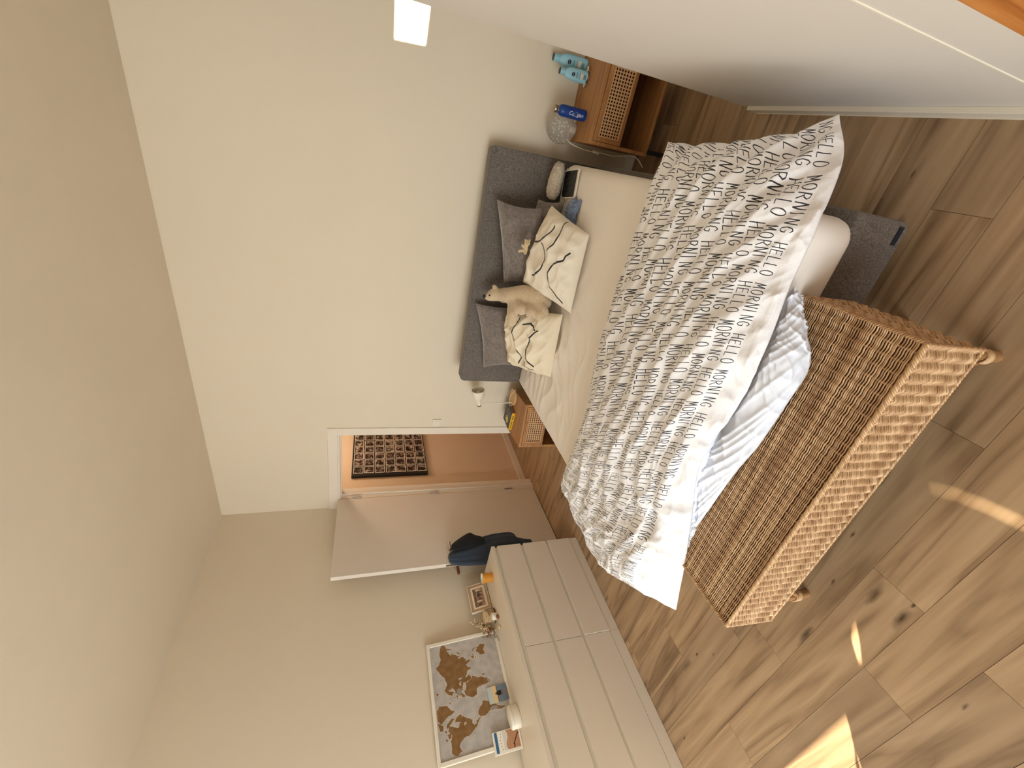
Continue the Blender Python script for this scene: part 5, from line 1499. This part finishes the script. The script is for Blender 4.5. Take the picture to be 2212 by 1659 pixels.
# photo tucked into the map frame
cw_i, ch_i = 128, 176
ph = np.zeros((ch_i, cw_i, 3), np.float32); yy, xx = np.mgrid[0:ch_i, 0:cw_i]
tt = np.clip((yy - 95) / 80., 0, 1)[..., None]
ph[:] = np.array([236, 196, 132]) / 255. * (1 - tt) + np.array([176, 196, 206]) / 255. * tt
ph[yy < 95] = np.array([112, 126, 142]) / 255.; ph[(yy < 95) & (yy > 88)] = np.array([70, 80, 96]) / 255.
ph[yy < 95] += ((pn(xx / 8., yy / 3.) * .12)[..., None] * np.ones(3))[yy < 95]
ph[(np.hypot((xx - 66) / 1.0, (yy - 74) / 1.5) < 18)] = .05; ph[np.hypot(xx - 66, yy - 102) < 8] = np.array([84, 52, 40]) / 255.
for lx in (58, 74): ph[(np.abs(xx - lx) < 6) & (yy > 12) & (yy < 50)] = np.array([150, 112, 98]) / 255.
ph[(np.abs(xx - 66) < 16) & (yy > 44) & (yy < 58)] = np.array([84, 108, 128]) / 255.
qy0, qy1, qz0, qz1 = -1.902, -1.800, .797, .936
to_m = mm.inverted()
cA = to_m @ Vector((.085, qy0, qz0)); cB = to_m @ Vector((.085, qy1, qz1))
hz_ = (qz1 - qz0)
t2 = thing('photo_card', 'beach photo card of a standing figure tucked on the map glass', 'photo', (0, 0, 0), mat=mm @ Matrix.Translation((.011, (cA[1] + cB[1]) / 2, cA[2])))
mcard = mm @ Matrix.Translation((.011, (cA[1] + cB[1]) / 2, cA[2])) @ Matrix.Rotation(math.radians(1.5), 4, 'X')
g = G(); g.box((-.0004, -.051, 0), (.0004, .051, hz_)); mk('card', g, M['paper'], t2, local=mcard)
mk('print', yzquad(-.051, .051, 0, hz_, .0006), printed('beach_photo_print', np.clip(ph, 0, 1), .35), t2, local=mcard, fixn=False)

# white oval jar
pj = np.array([.162, -2.030, ZD]); mj = Matrix.Translation(Vector(pj)) @ Matrix.Rotation(math.radians(8), 4, 'Z') @ Matrix.Diagonal((.58, 1.0, 1.0, 1.0))
t = thing('oval_box', 'white glossy oval box on the dresser in front of the map', 'box', pj)
g = G(); g.lathe([(0, 0), (.062, 0), (.068, .004), (.070, .012), (.070, .048), (.068, .050)], 44, mj); mk('body', g, M['white'], t, smooth=True, angle=60)
g = G(); g.lathe([(.069, .050), (.0715, .051), (.0715, .060), (.068, .066), (.058, .069), (0, .0695)], 44, mj); mk('lid', g, M['white'], t, smooth=True, angle=60)

# desk calendar
pc = np.array([.108, -2.125, ZD + .002]); mc = Matrix.Translation(Vector(pc)) @ Matrix.Rotation(math.radians(-6), 4, 'Z') @ Matrix.Rotation(-math.radians(6), 4, 'Y')
t = thing('desk_calendar', 'white desk calendar with a blue band and a desert picture by the oval box', 'calendar', (0, 0, 0), mat=mc)
wc, hc = .116, .182
g = G(); g.box((-.010, -wc / 2, 0), (0, wc / 2, hc)); mk('block', g, M['paper'], t, local=mc, bevel=.001)
g = G(); g.box((.0, -wc / 2 + .008, hc - .030), (.0012, wc / 2 - .004, hc - .012)); mk('blue_band', g, plain('blue_band', srgb(42, 96, 136), .5, .05), t, local=mc)
di = np.ones((120, 110, 3), np.float32) * np.array([176, 128, 92]) / 255.; yy, xx = np.mgrid[0:120, 0:110]
di += (pn(xx / 18., yy / 18.) * .06)[..., None]
di[yy > 92 + 9 * np.sin(xx / 17.)] = np.array([206, 200, 188]) / 255.
rd = draw_strokes(120, 110, [[(4, 46), (18, 40), (24, 46), (46, 30), (70, 14), (80, 2)]], 7.0)[..., None]
di = di * (1 - rd) + rd * np.array([.2, .09, .05])
mk('desert_picture', yzquad(-wc / 2 + .014, wc / 2 - .004, .012, hc * .64, .0006), printed('desert_print', np.clip(di, 0, 1), .5), t, local=mc, fixn=False)
g = G()
for k in range(6): g.ball((.0006, -wc / 2 + .022 + .0155 * k, hc * .70 + .006 * math.sin(k * .6)), (.0004, .0035, .0022), 8)
stuff(mk('dotted_print', g, plain('grey_print', srgb(120, 112, 100), .6), t, local=mc))
